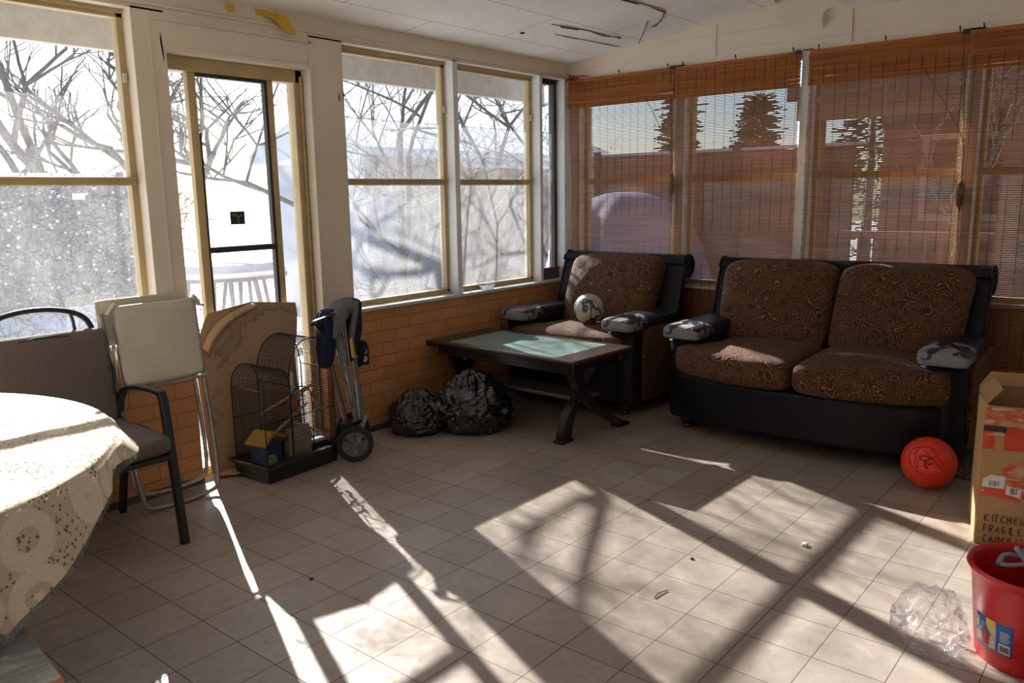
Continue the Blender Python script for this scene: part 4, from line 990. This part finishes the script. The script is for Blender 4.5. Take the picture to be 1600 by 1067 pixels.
b_ = NB('speckled_card'); v_ = b_.coord(); M['speckle'] = b_.fin(b_.ramp(b_.noise(v_, 90, 3, .7).outputs[0], [(.42, (.62, .50, .40)), (.5, (.35, .17, .13)), (.6, (.68, .56, .46))]), .7); mb.build('speckled_lid', M['speckle'], f_, smooth=False)
MB().rbox((.0, -.034, .04), (.07, .006, .05), .002, 2).build('green_print', M['toygreen'], f_)
mb = MB(); mb.lathe([(0, 0), (.028, 0), (.034, .01), (.030, .05), (.018, .075), (.022, .085), (0, .10)], n=18); thing_in('feeder_bottle', mb, M['toygreen'], 'green and yellow feeder standing on the cage floor at left', 'bird feeder', cg(.075, .055, .032))
e2 = empty('water_bottle', cg(.205, .035, .36), .1); tag(e2, 'white water bottle with orange base hung inside the cage front', 'bird feeder')
MB().lathe([(0, .05), (.017, .05), (.018, .075), (.012, .10), (.008, .115), (.006, .16), (0, .165)], n=16).build('bottle', M['toywhite'], e2)
MB().lathe([(0, -.02), (.012, -.02), (.020, .0), (.018, .05), (0, .05)], n=16).build('cup', M['coral'], e2)
mb = MB(); mb.tube([(0, 0, 0), (.15, -.03, -.085)], .008, 8); thing_in('toy_ladder', mb, M['toyyellow'], 'yellow bar sloping down at the right side inside the cage', 'bird toy', cg(.27, .12, .235))
mb = MB(); mb.rbox((0, 0, 0), (.10, .05, .02), .008, 4); thing_in('food_dish', mb, M['toywhite'], 'small pale blue dish at the right end inside the cage', 'dish', cg(.39, .10, .115))
mb = MB()
rnd = random.Random(5)
for i in range(12):
    bmesh.ops.create_icosphere(mb.bm, subdivisions=1, radius=rnd.uniform(.006, .011), matrix=Matrix.Translation((rnd.uniform(-.006, .006), rnd.uniform(-.006, .006), -i*.013)))
mb.tube([(0, 0, .05), (0, 0, -.15)], .0015, 4); thing_in('bead_toy', mb, M['coral'], 'string of reddish beads hanging at the right side of the cage', 'bird toy', cg(.41, .13, .42))
mb = MB(); mb.rbox((0, 0, .05), (.13, .08, .10), .02, 4); thing_in('seed_bag', mb, M['toyblue'], 'dark blue packet lying at the right of the cage floor', 'packet', cg(.375, .15, .032), .3)

# ------------------------------------------------------------------ folded wagon
e = empty('folding_wagon', (2.63, 3.31, 0)); tag(e, 'folded navy canvas wagon with grey metal frame and black wheels', 'wagon')
def wheel(c, r, ax, nm='wheel'):
    c = Vector(c); ax = Vector(ax).normalized(); q = ax.to_track_quat('Z', 'Y').to_matrix()
    mb = MB(); mb.lathe([(r*.70, -.016), (r*.93, -.018), (r, -.010), (r, .010), (r*.93, .018), (r*.70, .016), (r*.70, -.016)], c, 36, q); wh = mb.build(nm, M['rubber'], e)
    mb = MB(); mb.lathe([(0, -.013), (r*.16, -.016), (r*.2, -.010), (r*.2, .010), (r*.16, .016), (0, .013)], c, 20, q); mb.lathe([(r*.62, -.012), (r*.73, -.012), (r*.73, .012), (r*.62, .012), (r*.62, -.012)], c, 36, q)
    for k in range(6):
        a = k*PI/3; d = q @ Vector((math.cos(a), math.sin(a), 0)); s_ = q @ Vector((-math.sin(a), math.cos(a), 0)); z_ = q @ Vector((0, 0, 1))
        A = [c+d*r*.15-s_*r*.10, c+d*r*.15+s_*r*.10, c+d*r*.65+s_*r*.22, c+d*r*.65-s_*r*.22]
        mb.prism(A, lambda p: p-z_*.006, lambda p: p+z_*.006)
    mb.build('hub', M['hub'], wh)
wheel((-.035, -.075, .096), .096, (-.75, -1, 0)); wheel((.13, .145, .096), .096, (-.75, -1, 0)); 
mb = MB()
for (a, b_) in (((-.12, -.04, .80), (-.02, -.04, .28)), ((-.15, .0, .70), (-.03, .0, .20)), ((-.09, -.05, .76), (.02, -.04, .21)), ((-.05, -.05, .78), (-.0, -.05, .19)), ((-.0, -.04, .80), (.05, -.03, .20)),
                ((.02, -.02, .68), (.07, -.03, .22)), ((-.05, .02, .60), (.10, .02, .22)), ((.05, .02, .72), (.11, .05, .30)), ((-.10, .03, .62), (.0, .03, .2))):
    mb = MB(); mb.tube([a, b_], .0125, 7, flat=.6); mb.build('frame_tube', M['greymetal'], e)
for p in ((-.085, -.058, .52), (-.03, -.058, .50), (-.005, -.06, .42), (.03, -.045, .55), (.045, -.04, .34), (-.02, -.06, .215), (.025, -.055, .215)):
    mb = MB(); bmesh.ops.create_icosphere(mb.bm, subdivisions=2, radius=.006, matrix=Matrix.Translation(p)); mb.build('rivet', M['chrome'], e)
mb = MB(); mb.tube([(.05, -.07, .235), (-.03, -.095, .10)], .013, 8, flat=.6); mb.tube([(.07, -.05, .23), (-.015, -.06, .10)], .010, 8, flat=.6); mb.build('wheel_fork', M['greymetal'], e)
mb = MB(); mb.tube([(.10, .06, .32), (.12, .13, .10)], .011, 8); mb.tube([(-.04, -.06, .20), (.10, .02, .20)], .010, 8); mb.build('axle_bracket', M['blackplastic'], e)
MB().rbox((-.03, -.04, .20), (.10, .05, .03), .010, 4).build('foot_bracket', M['blackplastic'], e)
MB().box((-.012, -.062, .60), (.018, .002, .10), (0, R(-6), 0)).build('yellow_tag', M['toyyellow'], e)
def canvas(c, d, seed, m, nm, tw=.2):
    rnd = random.Random(seed); of = Vector((rnd.uniform(0, 9),)*3); mb = MB()
    def f(p, q):
        n_ = noise.noise(Vector((q[0]*2, q[1]*2, q[2]*1.2))+of); a = math.atan2(q[1], q[0])
        k = 1+.25*n_+.08*math.sin(a*6+q[2]*3); t = (1-q[2])/2
        return Vector((p.x*k*(1-.35*t)+tw*.1*q[2], p.y*k*(1-.3*t), p.z))
    mb.rbox(c, d, min(d)*.42, 10, fn=f); return mb.build(nm, M[m], e, sub=1)
canvas((-.12, .0, .66), (.10, .12, .30), 1, 'navy', 'canvas_body'); canvas((.03, .02, .68), (.14, .15, .34), 2, 'navy', 'canvas_body'); canvas((-.025, .0, .79), (.15, .13, .12), 3, 'greycanvas', 'canvas_roll', .3)
canvas((-.085, -.055, .74), (.075, .05, .15), 4, 'greycanvas', 'canvas_flap'); canvas((.015, -.05, .74), (.045, .04, .20), 6, 'greycanvas', 'canvas_flap'); canvas((.085, -.01, .55), (.05, .05, .14), 8, 'navy', 'canvas_pouch')
mb = MB(); mb.tube(smooth_path([(-.03, -.04, .80), (-.11, -.06, .79), (-.18, -.05, .775), (-.22, -.02, .76), (-.20, .0, .74)]), .011, 8, flat=.5); mb.tube([(-.20, -.02, .76), (-.15, -.01, .70)], .016, 8); mb.build('pull_handle', M['blackplastic'], e)

# ------------------------------------------------------------------ wall outlet and cup
e = empty('wall_outlet', (2.972, YW, .468)); tag(e, 'dark wall outlet plate with two white sockets on the brick', 'outlet')
MB().bb(-.036, .036, -.006, 0, -.058, .058).build('cover_plate', M['darkframe'], e, bevel=.002)
for z in (-.022, .022):
    s_ = MB().lathe([(0, -.003), (.016, -.003), (.017, .003), (0, .003)], (0, -.008, z), 20, Matrix.Rotation(R(90), 3, 'X')).build('socket', M['toywhite'], e)
    mb = MB(); mb.bb(-.007, -.005, -.0125, -.010, z-.002, z+.007); mb.bb(.005, .007, -.0125, -.010, z-.002, z+.007); mb.build('slot', M['blackplastic'], s_, smooth=False)
mb = MB(); mb.lathe([(0, 0), (.050, 0), (.058, .028), (.064, .030), (.063, .033), (.055, .031), (.048, .003), (0, .003)], n=28)
o = mb.build('plastic_dish', M['liner'], loc=(4.08, YW+.025, SZ)); tag(o, 'small clear plastic dish on the window sill', 'dish')
# ------------------------------------------------------------------ cardboard carton (right)
BX, BY = 3.42, .515
e = empty('cardboard_carton', (BX, BY, 0), R(13)); tag(e, 'tall taped cardboard carton with open flaps and marker writing', 'carton')
bw, bd, bh = .42, .36, .555     # along -y, along +x, height
def slab(name, pts, th, m=M['cardin']):
    P = [Vector(p) for p in pts]; n_ = (P[1]-P[0]).cross(P[2]-P[0]).normalized()*th
    mb = MB(); A = [mb.bm.verts.new(p) for p in P]; B = [mb.bm.verts.new(p+n_) for p in P]; mb.bm.faces.new(A); mb.bm.faces.new(list(reversed(B)))
    for i in range(len(P)): mb.bm.faces.new((A[i], B[i], B[(i+1) % len(P)], A[(i+1) % len(P)]))
    return mb.build(name, m, e, smooth=False)
fr_ = slab('front_side', [(0, 0, .002), (0, 0, .20), (-.006, .006, .28), (0, -.008, bh), (0, -bw, bh), (0, -bw, .002)], .004)
slab('left_side', [(.004, .0, .002), (bd, .0, .002), (bd, .0, bh), (bd*.5, .012, bh), (.004, -.008, bh), (-.002, .006, .28)], .004)
slab('back_side', [(bd, 0, .002), (bd, -bw, .002), (bd, -bw, bh), (bd, 0, bh)], .004)
slab('right_side', [(.004, -bw, .002), (bd, -bw, .002), (bd, -bw, bh), (.004, -bw, bh)], .004)
slab('bottom', [(0, 0, .003), (bd, 0, .003), (bd, -bw, .003), (0, -bw, .003)], .003)
slab('flap', [(.02, -.005, bh), (bd-.02, .0, bh), (bd-.06, -.05, bh+.045), (.10, -.06, bh+.045)], .004)
slab('flap', [(bd, 0, bh), (bd, -bw, bh), (bd+.04, -bw+.03, bh+.05), (bd+.04, -.04, bh+.05)], .004)
# tape, labels and print on the front
def front_patch(y0, z0, y1, z1, m, nm='tape', t=.0008, sk=0, off=0):
    mb = MB(); mb.prism([(-y0, z0), (-y1, z0+sk), (-y1, z1+sk), (-y0, z1)], lambda p: Vector((-.0045-off, p[0], p[1])), lambda p: Vector((-.0045-off-t, p[0], p[1]))); return mb.build(nm, m, fr_, smooth=False)
def m_tape():
    b = NB('red_white_tape'); v = b.coord(); n = b.noise(b.coord('Object', scale=(1, 2, 9)), 3, 5, .7); n2 = b.noise(v, 14, 5, .6)
    c = b.ramp(n.outputs[0], [(.40, (.50, .30, .17)), (.47, (.58, .10, .04)), (.54, (.60, .13, .05)), (.58, (.62, .50, .42)), (.66, (.55, .22, .10))])
    c = b.mix(b.ramp(n2.outputs[0], [(.5, 0), (.62, .5)]), c, (.60, .42, .28)); return b.fin(c, .25)
M['tape'] = m_tape(); M['orprint'] = plain('red_orange_print', (.62, .07, .03), .35, 0, .2, 18); M['paper'] = plain('white_paper', (.68, .66, .63), .6); M['ink'] = plain('black_ink', (.025, .02, .02), .6)
front_patch(.0, .20, bw, .548, M['tape'], off=.0002); front_patch(.0, .335, .04, .44, M['orprint'], off=.0012); front_patch(.17, .33, bw, .36, M['orprint'], off=.0012, sk=-.02); front_patch(.07, .385, .155, .475, M['orprint'], off=.0012); front_patch(.045, .30, .105, .375, M['orprint'], off=.0012, sk=.01)
front_patch(.16, .262, .24, .30, M['orprint'], off=.0012); front_patch(.02, .205, .14, .255, M['orprint'], off=.0012, sk=-.015)
front_patch(.012, .235, .085, .285, M['paper'], 'shipping_label', off=.0016); front_patch(.09, .215, .14, .25, M['paper'], 'shipping_label', off=.0016, sk=-.01)
front_patch(.0, .455, .075, .478, M['ink'], 'tape_print', off=.002); front_patch(.125, .515, bw, .532, M['ink'], 'tape_print', off=.002)
mb = MB()
for i, wd in enumerate((.004, .002, .003, .005, .002, .004)): mb.bb(-.0072, -.0066, -.035-i*.0055, -.035-i*.0055-wd*.7, .242, .262)
mb.build('barcode', M['ink'], fr_, smooth=False); mb = MB()
for i, wd in enumerate((.003, .004, .002, .003)): mb.bb(-.0072, -.0066, -.105-i*.006, -.105-i*.006-wd, .218, .242)
mb.build('barcode', M['ink'], fr_, smooth=False)
G = {'K': [[(0, 0), (0, 1)], [(.7, 1), (0, .45), (.75, 0)]], 'I': [[(.3, 0), (.3, 1)]], 'T': [[(0, 1), (.8, 1)], [(.4, 1), (.4, 0)]], 'C': [[(.75, .85), (.4, 1), (.05, .6), (.1, .15), (.45, 0), (.8, .12)]],
     'H': [[(0, 0), (0, 1)], [(.7, 0), (.7, 1)], [(0, .5), (.7, .5)]], 'E': [[(.7, .95), (.2, .9), (.05, .5), (.15, .08), (.7, .05)], [(.08, .5), (.55, .52)]], 'N': [[(0, 0), (.05, 1), (.65, 0), (.7, 1)]],
     'F': [[(0, 0), (.05, 1), (.7, 1)], [(.02, .5), (.55, .55)]], 'R': [[(0, 0), (0, 1), (.5, .98), (.62, .75), (.45, .5), (.05, .45), (.7, 0)]], 'A': [[(0, 0), (.4, 1), (.75, 0)], [(.15, .4), (.6, .4)]],
     'G': [[(.7, .9), (.35, 1), (.03, .55), (.2, .05), (.65, .1), (.68, .45), (.4, .45)]], 'L': [[(0, 1), (0, 0), (.6, 0)]], 'M': [[(0, 0), (.08, 1), (.4, .4), (.72, 1), (.8, 0)]], 'S': [[(.65, .9), (.3, 1), (.08, .75), (.55, .4), (.5, .08), (.05, .05)]], "'": [[(.2, 1.05), (.12, .8)]]}
rnd = random.Random(2)
def scrawl(txt, y, z, h):
    mb = MB(); x = 0
    for ch in txt:
        for st_ in G[ch]:
            P = [(-.0062, -(y+x+a*h*.58+rnd.uniform(-.0008, .0008)), z+b_*h+rnd.uniform(-.001, .001)) for a, b_ in st_]
            mb.tube(P, .0016, 5)
        x += h*(.36 if ch in "I'" else .74)
    return mb.build('marker_writing', M['ink'], fr_)
scrawl('KITCHEN', .030, .098, .029); scrawl('FRAGILE', .028, .056, .028); scrawl("CAMERA'S", .030, .014, .028)
mb = MB(); mb.tube(smooth_path([(-.005, -.14, .205), (-.005, -.19, .17), (-.005, -.21, .12)]), .0008, 4); mb.build('film_crease', M['paper'], fr_)
mb = MB(); mb.bb(-.0055, -.0048, -.165, -.22, .203, .205); mb.bb(-.0055, -.0048, -.05, -bw, .2045, .206); mb.build('box_seam', M['ink'], fr_, smooth=False)

# red bag and mat behind the carton
mb = MB(); mb.rbox((0, 0, .115), (.20, .20, .23), .07, 8, puff=(.01, .01, .01), fn=lambda p, q: p*(1+.10*noise.noise(Vector(q)*1.7))); o = mb.build('red_bag', ccol('red_fabric', (.42, .012, .015), .8), loc=(4.86, .60, 0), sub=1); tag(o, 'crumpled red bag on the floor between the loveseat and the wall', 'bag')
M['mat'] = None
b_ = NB('knotted_mat'); v_ = b_.coord(); vo_ = b_.n('TexVoronoi'); b_.l(v_, vo_.inputs['Vector']); vo_.inputs['Scale'].default_value = 30; vo_.feature = 'DISTANCE_TO_EDGE'
M['mat'] = b_.fin(b_.ramp(vo_.outputs[0], [(.06, (.24, .19, .13)), (.14, (.07, .055, .04))]), .95); b_.bump(vo_.outputs[0], .5, .006)
mb = MB(); mb.rbox((0, 0, .006), (.46, .26, .012), .005, 10, fn=lambda p, q: Vector((p.x, p.y, p.z+.004*noise.noise(Vector(q)*3)*(p.z > 0)))); o = mb.build('floor_mat', M['mat'], loc=(4.40, .63, .001), rz=.05); tag(o, 'dark knotted patterned mat on the floor behind the orange ball', 'mat')

# ------------------------------------------------------------------ red mop bucket
e = empty('mop_bucket', (2.625, .235, 0)); tag(e, 'red plastic mop bucket with a printed label at the right edge', 'bucket')
oc = lambda a, k: 1+.0*a
mb = MB(); pr = [(0, .004), (.120, .004), (.128, .0), (.134, .012), (.148, .16), (.158, .255), (.166, .268), (.172, .278), (.168, .287), (.158, .284), (.150, .27), (.140, .16), (.126, .016), (0, .014)]
mb.lathe(pr, n=64); mb.bent(lambda c: Vector((c.x*1.0, c.y*1.0, c.z))); mb.build('bucket_body', M['red'], e)
# label wrapped on the wall, centred toward the camera
ca = math.atan2(-.235, -2.625); la = ca-R(37)
def onb(t, z, off=.0015):
    a = la+t; r = .134+(z-.012)*(.014/.148) if z < .16 else .148+(z-.16)*(.010/.095); return Vector((math.cos(a)*(r+off), math.sin(a)*(r+off), z))
def lab(t0, t1, z0, z1, m, off, nm, sk=0):
    mb = MB(); 
    for o_ in (off,): mb.grid(lambda u, v: onb(t0+(t1-t0)*u, z0+(z1-z0)*v+sk*u, o_), 14, 4)
    o = mb.build(nm, m, e); sd = o.modifiers.new('s', 'SOLIDIFY'); sd.thickness = .0004; return o
ccol('labelblue', (.03, .13, .45), .35); ccol('labelyellow', (.85, .62, .05), .35); ccol('labelsand', (.62, .54, .45), .4)
# t increases to the left as seen from the camera? decided by sign
SG = 1
lb = lab(-.42, .42, .055, .150, M['labelblue'], .0006, 'label')
lab(-.42, .10, .060, .098, M['labelsand'], .0014, 'label_picture'); lab(-.1, .10, .095, .150, M['labelsand'], .0014, 'label_picture'); lab(-.12, .08, .125, .150, M['labelyellow'], .0018, 'label_flash')
lab(.16, .38, .060, .090, M['labelyellow'] if False else M['paper'], .0016, 'barcode_panel')
mb = MB()
for i in range(14): 
    t = .18+i*.0135; mb.grid(lambda u, v, t=t: onb(t+.005*u*(1+(i % 3)*.5), .066+.018*v, .0024), 1, 1)
o = mb.build('barcode', M['ink'], e)
mb = MB()
for j in range(7): mb.grid(lambda u, v, j=j: onb(.18+.19*u*(.8+.2*((j*7) % 3)/2), .096+j*.005+.0022*v, .0016), 8, 1)
mb.build('label_text', M['paper'], e)
mb = MB(); mb.grid(lambda u, v: onb(-.25+.22*u-(.03*(1-v)*(u*2-1)), .064+.036*v, .0022), 8, 4); mb.build('pictured_bucket', M['red'], e)
mb = MB(); mb.grid(lambda u, v: onb(-.27+.26*u, .099+.018*math.sin(v*PI/2)*(1-(u*2-1)**2)**.5 if 0 < u < 1 else .099, .0024), 10, 4); mb.build('pictured_mop', M['hub'], e)
lab(-.40, -.30, .1, .125, M['paper'], .0022, 'label_lettering', .01)
# wringer insert
wr = empty('mop_wringer', (2.70, .19, .235)); tag(wr, 'grey plastic slotted wringer basket hooked in the red bucket rim', 'mop wringer')
mb = MB()
mb.tube([(.075*math.cos(a_*PI/18), .085*math.sin(a_*PI/18), .055) for a_ in range(36)], .008, 8, closed=True); mb.tube([(.055*math.cos(a_*PI/18), .062*math.sin(a_*PI/18), .0) for a_ in range(36)], .006, 8, closed=True)
for k in range(18):
    a = k*PI/9; mb.tube([(.055*math.cos(a), .062*math.sin(a), 0), (.068*math.cos(a), .077*math.sin(a), .03), (.075*math.cos(a), .085*math.sin(a), .055)], .0045, 6)
mb.lathe([(0, -.012), (.05, -.010), (.056, 0), (0, .0)], n=24); mb.build('basket', M['greyplastic'], wr)
mb = MB(); mb.tube(smooth_path([(-.065, .04, .058), (-.10, .075, .060), (-.115, .10, .055), (-.11, .125, .050)]), .009, 8, flat=.6); mb.tube(smooth_path([(-.04, .07, .058), (-.06, .115, .068), (-.075, .13, .06), (-.115, .13, .05)]), .009, 8, flat=.6)
mb.tube(smooth_path([(-.09, .06, .058), (-.085, .08, .085), (-.05, .10, .09), (-.03, .085, .06)]), .008, 8); mb.build('rim_hook', M['greyplastic'], wr)

# ------------------------------------------------------------------ clear plastic bag, cloth, scraps
def m_film():
    b = NB('clear_crinkled_film'); b.t.nodes.remove(b.b); v = b.coord()
    n = b.noise(v, 16, 5, .6, 1.5)
    bp = b.n('Bump'); bp.inputs['Strength'].default_value = 1; bp.inputs['Distance'].default_value = .015; b.l(n.outputs[0], bp.inputs['Height'])
    t = b.n('BsdfTransparent'); t.inputs[0].default_value = (.96, .97, .98, 1); g = b.n('BsdfGlossy'); g.inputs['Roughness'].default_value = .16; b.l(bp.outputs[0], g.inputs['Normal'])
    d = b.n('BsdfTranslucent'); d.inputs[0].default_value = (.9, .9, .92, 1)
    a = b.n('MixShader'); a.inputs[0].default_value = .5; b.l(g.outputs[0], a.inputs[1]); b.l(d.outputs[0], a.inputs[2])
    f = b.ramp(n.outputs[0], [(.42, .06), (.56, .26), (.64, .85)])
    m = b.n('MixShader'); b.l(f, m.inputs[0]); b.l(t.outputs[0], m.inputs[1]); b.l(a.outputs[0], m.inputs[2]); b.l(m.outputs[0], b.out.inputs[0]); return b.m
M['film'] = m_film()
mb = MB(); bmesh.ops.create_icosphere(mb.bm, subdivisions=4, radius=1)
for v in mb.bm.verts:
    p = v.co.copy(); n1 = noise.fractal(p*1.3+Vector((3, 1, 7)), 1, 2, 3); rd = 1-abs(noise.noise(p*2.6+Vector((1, 5, 2))))
    k = 1+.34*n1+.30*rd**2-.2+.10*noise.noise(p*7); q = p*k; z = q.z if q.z > -.7 else -.7; v.co = Vector((q.x*.085, q.y*.10, (z+.7)/1.7*.185))
o = mb.build('plastic_bag', M['film'], loc=(2.525, .475, .001), ang=14); tag(o, 'crumpled clear plastic bag on the floor left of the red bucket', 'plastic bag')
mb = MB(); mb.rbox((0, 0, .02), (.12, .10, .04), .018, 8, fn=lambda p, q: p*(1+.35*noise.noise(Vector(q)*2.2))); o = mb.build('cleaning_cloth', ccol('limecloth', (.55, .65, .12), .9), loc=(2.40, .165, 0), sub=1); tag(o, 'yellow-green cloth on the floor at the bottom right corner', 'cloth')

# ------------------------------------------------------------------ small marks of wear and scraps
ccol('yellowpaper', (.72, .45, .03), .8); ccol('hole', (.03, .02, .015), .9); ccol('crackbrown', (.16, .10, .06), .9)
def flatbit(name, pts, m, lab, cat, off=.002, plane='L', curl=0, th=.0012):
    n = len(pts); mb = MB()
    if plane == 'L': g = lambda p, o: Vector((p[0], YW-off-o-(p[2] if len(p) > 2 else 0), p[1]))
    else: g = lambda p, o: Vector((XW-off-o-(p[2] if len(p) > 2 else 0), p[0], p[1]))
    mb.prism(pts, lambda p: g(p, 0), lambda p: g(p, th)); o = mb.build(name, m, smooth=False)
    if lab: tag(o, lab, cat)
    else: o['kind'] = 'structure'
    return o
flatbit('paper_remnant', [(2.400, 2.268), (2.455, 2.270), (2.50, 2.262, .01), (2.565, 2.262, .012), (2.60, 2.215, .02), (2.615, 2.175, .028), (2.565, 2.180, .03), (2.52, 2.205, .03), (2.485, 2.235, .022), (2.43, 2.252, .006), (2.412, 2.235)], M['yellowpaper'],
        'torn strip of yellow paper curling off the header board above the door', 'paper')
flatbit('paper_remnant', [(2.245, 2.268), (2.285, 2.272), (2.29, 2.238), (2.262, 2.232), (2.24, 2.245)], M['yellowpaper'], 'small yellow paper scrap on the header board, left of the longer torn strip', 'paper')
flatbit('trim_60', [(1.912, 2.10), (1.918, 2.06), (1.921, 2.0), (1.919, 1.965), (1.913, 2.02), (1.909, 2.06)], M['hole'], None, None, .0005)
flatbit('trim_61', [(2.890, 1.92), (2.897, 1.90), (2.893, 1.87), (2.886, 1.885)], M['darkred'], None, None, .0005)
flatbit('trim_62', [(2.916, 1.94), (2.923, 1.91), (2.922, 1.86), (2.915, 1.90)], M['crackbrown'], None, None, .0005)
# sticker on the leftmost window
flatbit('paper_sticker', [(1.505, 1.375), (1.555, 1.375), (1.555, 1.40), (1.505, 1.40)], M['stickerpaper'], 'tiny white paper sticker near the top of the lower leftmost window pane', 'sticker', -.092)
# ceiling: open seams with curled brown tape near the gable
def cpt(x, y, dz=0): return Vector((x, y, zc(y)-dz))
def seam(P, w0=.006, curl=.012):
    mb = MB(); Q = smooth_path([cpt(x, y) for x, y in P], 1); n = len(Q)
    for k in range(n-1):
        a, b_ = Q[k], Q[k+1]; d = (b_-a).normalized(); s_ = Vector((-d.y, d.x, 0)).normalized(); wk = w0*(.5+.5*abs(math.sin(k*2.1+1)))
        A = a+s_*wk-Vector((0, 0, .001)); B = b_+s_*wk-Vector((0, 0, .001)); Cc = b_-s_*wk-Vector((0, 0, curl*abs(math.sin(k*1.3+.6)))); D = a-s_*wk-Vector((0, 0, curl*abs(math.sin(k*1.3))))
        t = Vector((0, 0, .0015)); mb.prism([0, 1, 2, 3], lambda i: (A, B, Cc, D)[i], lambda i: (A-t, B-t, Cc-t, D-t)[i])
    global _sn; _sn += 1; o = mb.build('trim_%d' % _sn, M['crackbrown'], smooth=False); o['kind'] = 'structure'
_sn = 70
seam([(4.05, 3.02), (4.35, 2.98), (4.62, 2.99), (4.72, 2.96)]); seam([(4.25, 3.14), (4.55, 3.12), (4.93, 3.10)], .004, .006)
seam([(3.93, 2.52), (4.25, 2.50), (4.48, 2.50)], .007, .014); seam([(4.47, 2.50), (4.66, 2.64), (4.70, 2.72)], .005, .008)
seam([(3.80, 1.98), (4.25, 2.0), (4.60, 1.98), (4.98, 2.02)], .007, .014); seam([(3.35, 2.44), (3.6, 2.44), (3.75, 2.43)], .003, .004); seam([(4.55, 2.66), (4.98, 2.98)], .003, .004)
for (x, y, r1, r2) in ((3.44, 2.68, .09, .035),):
    mb = MB(); mb.tube([cpt(x+r1*math.cos(a_*PI/14), y+r2*math.sin(a_*PI/14)-.2*r1*math.cos(a_*PI/14), .0) for a_ in range(28)], .003, 5, closed=True); o = mb.build('trim_90', M['crackbrown']); o['kind'] = 'structure'
mb = MB(); mb.tube(arc(cpt(4.02, 3.22, .004), .013, 0, 2*PI, 12, 'xy'), .003, 5, closed=False); o = mb.build('ceiling_hook', M['thread']); tag(o, 'small dark wire ring in the ceiling above the second left window', 'hook')
# festive ribbon scraps on the ceiling
mb = MB(); c0 = cpt(4.45, 1.80, .004)
for i in range(6):
    a = i*1.1; mb.tube(smooth_path([c0, c0+Vector((.03*math.cos(a), .035*math.sin(a), -.012)), c0+Vector((.055*math.cos(a+.5), .06*math.sin(a+.5), -.004))]), .003, 5)
o = mb.build('ribbon_scrap', M['red']); tag(o, 'tangle of red ribbon stuck to the ceiling near the gable', 'ribbon')
mb = MB(); mb.tube(smooth_path([c0+Vector((0, .03, -.002)), c0+Vector((.04, .07, -.012)), c0+Vector((.05, .12, -.006))]), .0045, 5, flat=.4); o = mb.build('ribbon_scrap', M['yellowpaper']); tag(o, 'yellow ribbon end beside the red tangle on the ceiling', 'ribbon')
# dried dark tangle in the room corner
mb = MB(); rnd = random.Random(8); c0 = Vector((4.965, 3.535, 2.185))
for i in range(26):
    d = Vector((rnd.uniform(-1, .2), rnd.uniform(-1.2, .3), rnd.uniform(-.6, .7))).normalized()*rnd.uniform(.02, .06); mb.tube(smooth_path([c0, c0+d*.6+Vector((0, 0, .008)), c0+d]), .0028, 4)
mb.tube([c0, c0+Vector((-.02, -.09, .004)), c0+Vector((-.02, -.20, -.004))], [.009, .007, .001], 5)
o = mb.build('dried_twigs', M['darkred']); tag(o, 'small dark tangle of dried twigs in the top corner of the room', 'twigs')
# a feather hanging below the low ceiling edge on the gable
flatbit('dried_leaf', [(1.705, 2.40, .02), (1.725, 2.37, .02), (1.720, 2.33, .02), (1.745, 2.29, .015), (1.755, 2.34, .02), (1.745, 2.385, .02)], ccol('greyleaf', (.40, .36, .30), .9), 'pale dried leaf hanging on the gable board by the low ceiling edge', 'leaf', .004, 'R')
# scraps on the floor
ccol('scrap', (.80, .78, .74), .8)
def scrap(loc, s, m, name, lab, cat, seed=1):
    mb = MB(); mb.rbox((0, 0, s*.25), (s, s*.8, s*.5), s*.12, 5, fn=lambda p, q: p*(1+.6*noise.noise(Vector(q)*2+Vector((seed, seed, 0))))); o = mb.build(name, m, loc=loc); tag(o, lab, cat)
scrap((2.995, 1.02, 0), .022, M['scrap'], 'paper_scrap', 'white paper scrap on the sunlit tiles left of the carton', 'scrap')
scrap((3.63, 2.16, 0), .016, M['perch'], 'wood_crumb', 'small brown crumb on the floor right of the coffee table foot', 'crumb', 3)
scrap((1.63, 2.32, 0), .012, M['hole'], 'dirt_crumb', 'dark crumb on the grey tiles near the centre of the floor', 'crumb', 4)
scrap((2.62, 1.31, 0), .011, M['hole'], 'dirt_crumb', 'dark crumb on the sunlit tiles below the middle of the picture', 'crumb', 5)
MB().tube(smooth_path([(2.27, 1.27, .003), (2.30, 1.275, .006), (2.345, 1.262, .003)]), .002, 5).build('twig', M['bark']); tag(bpy.data.objects['twig'], 'short dry twig lying on the sunlit tiles', 'twig')
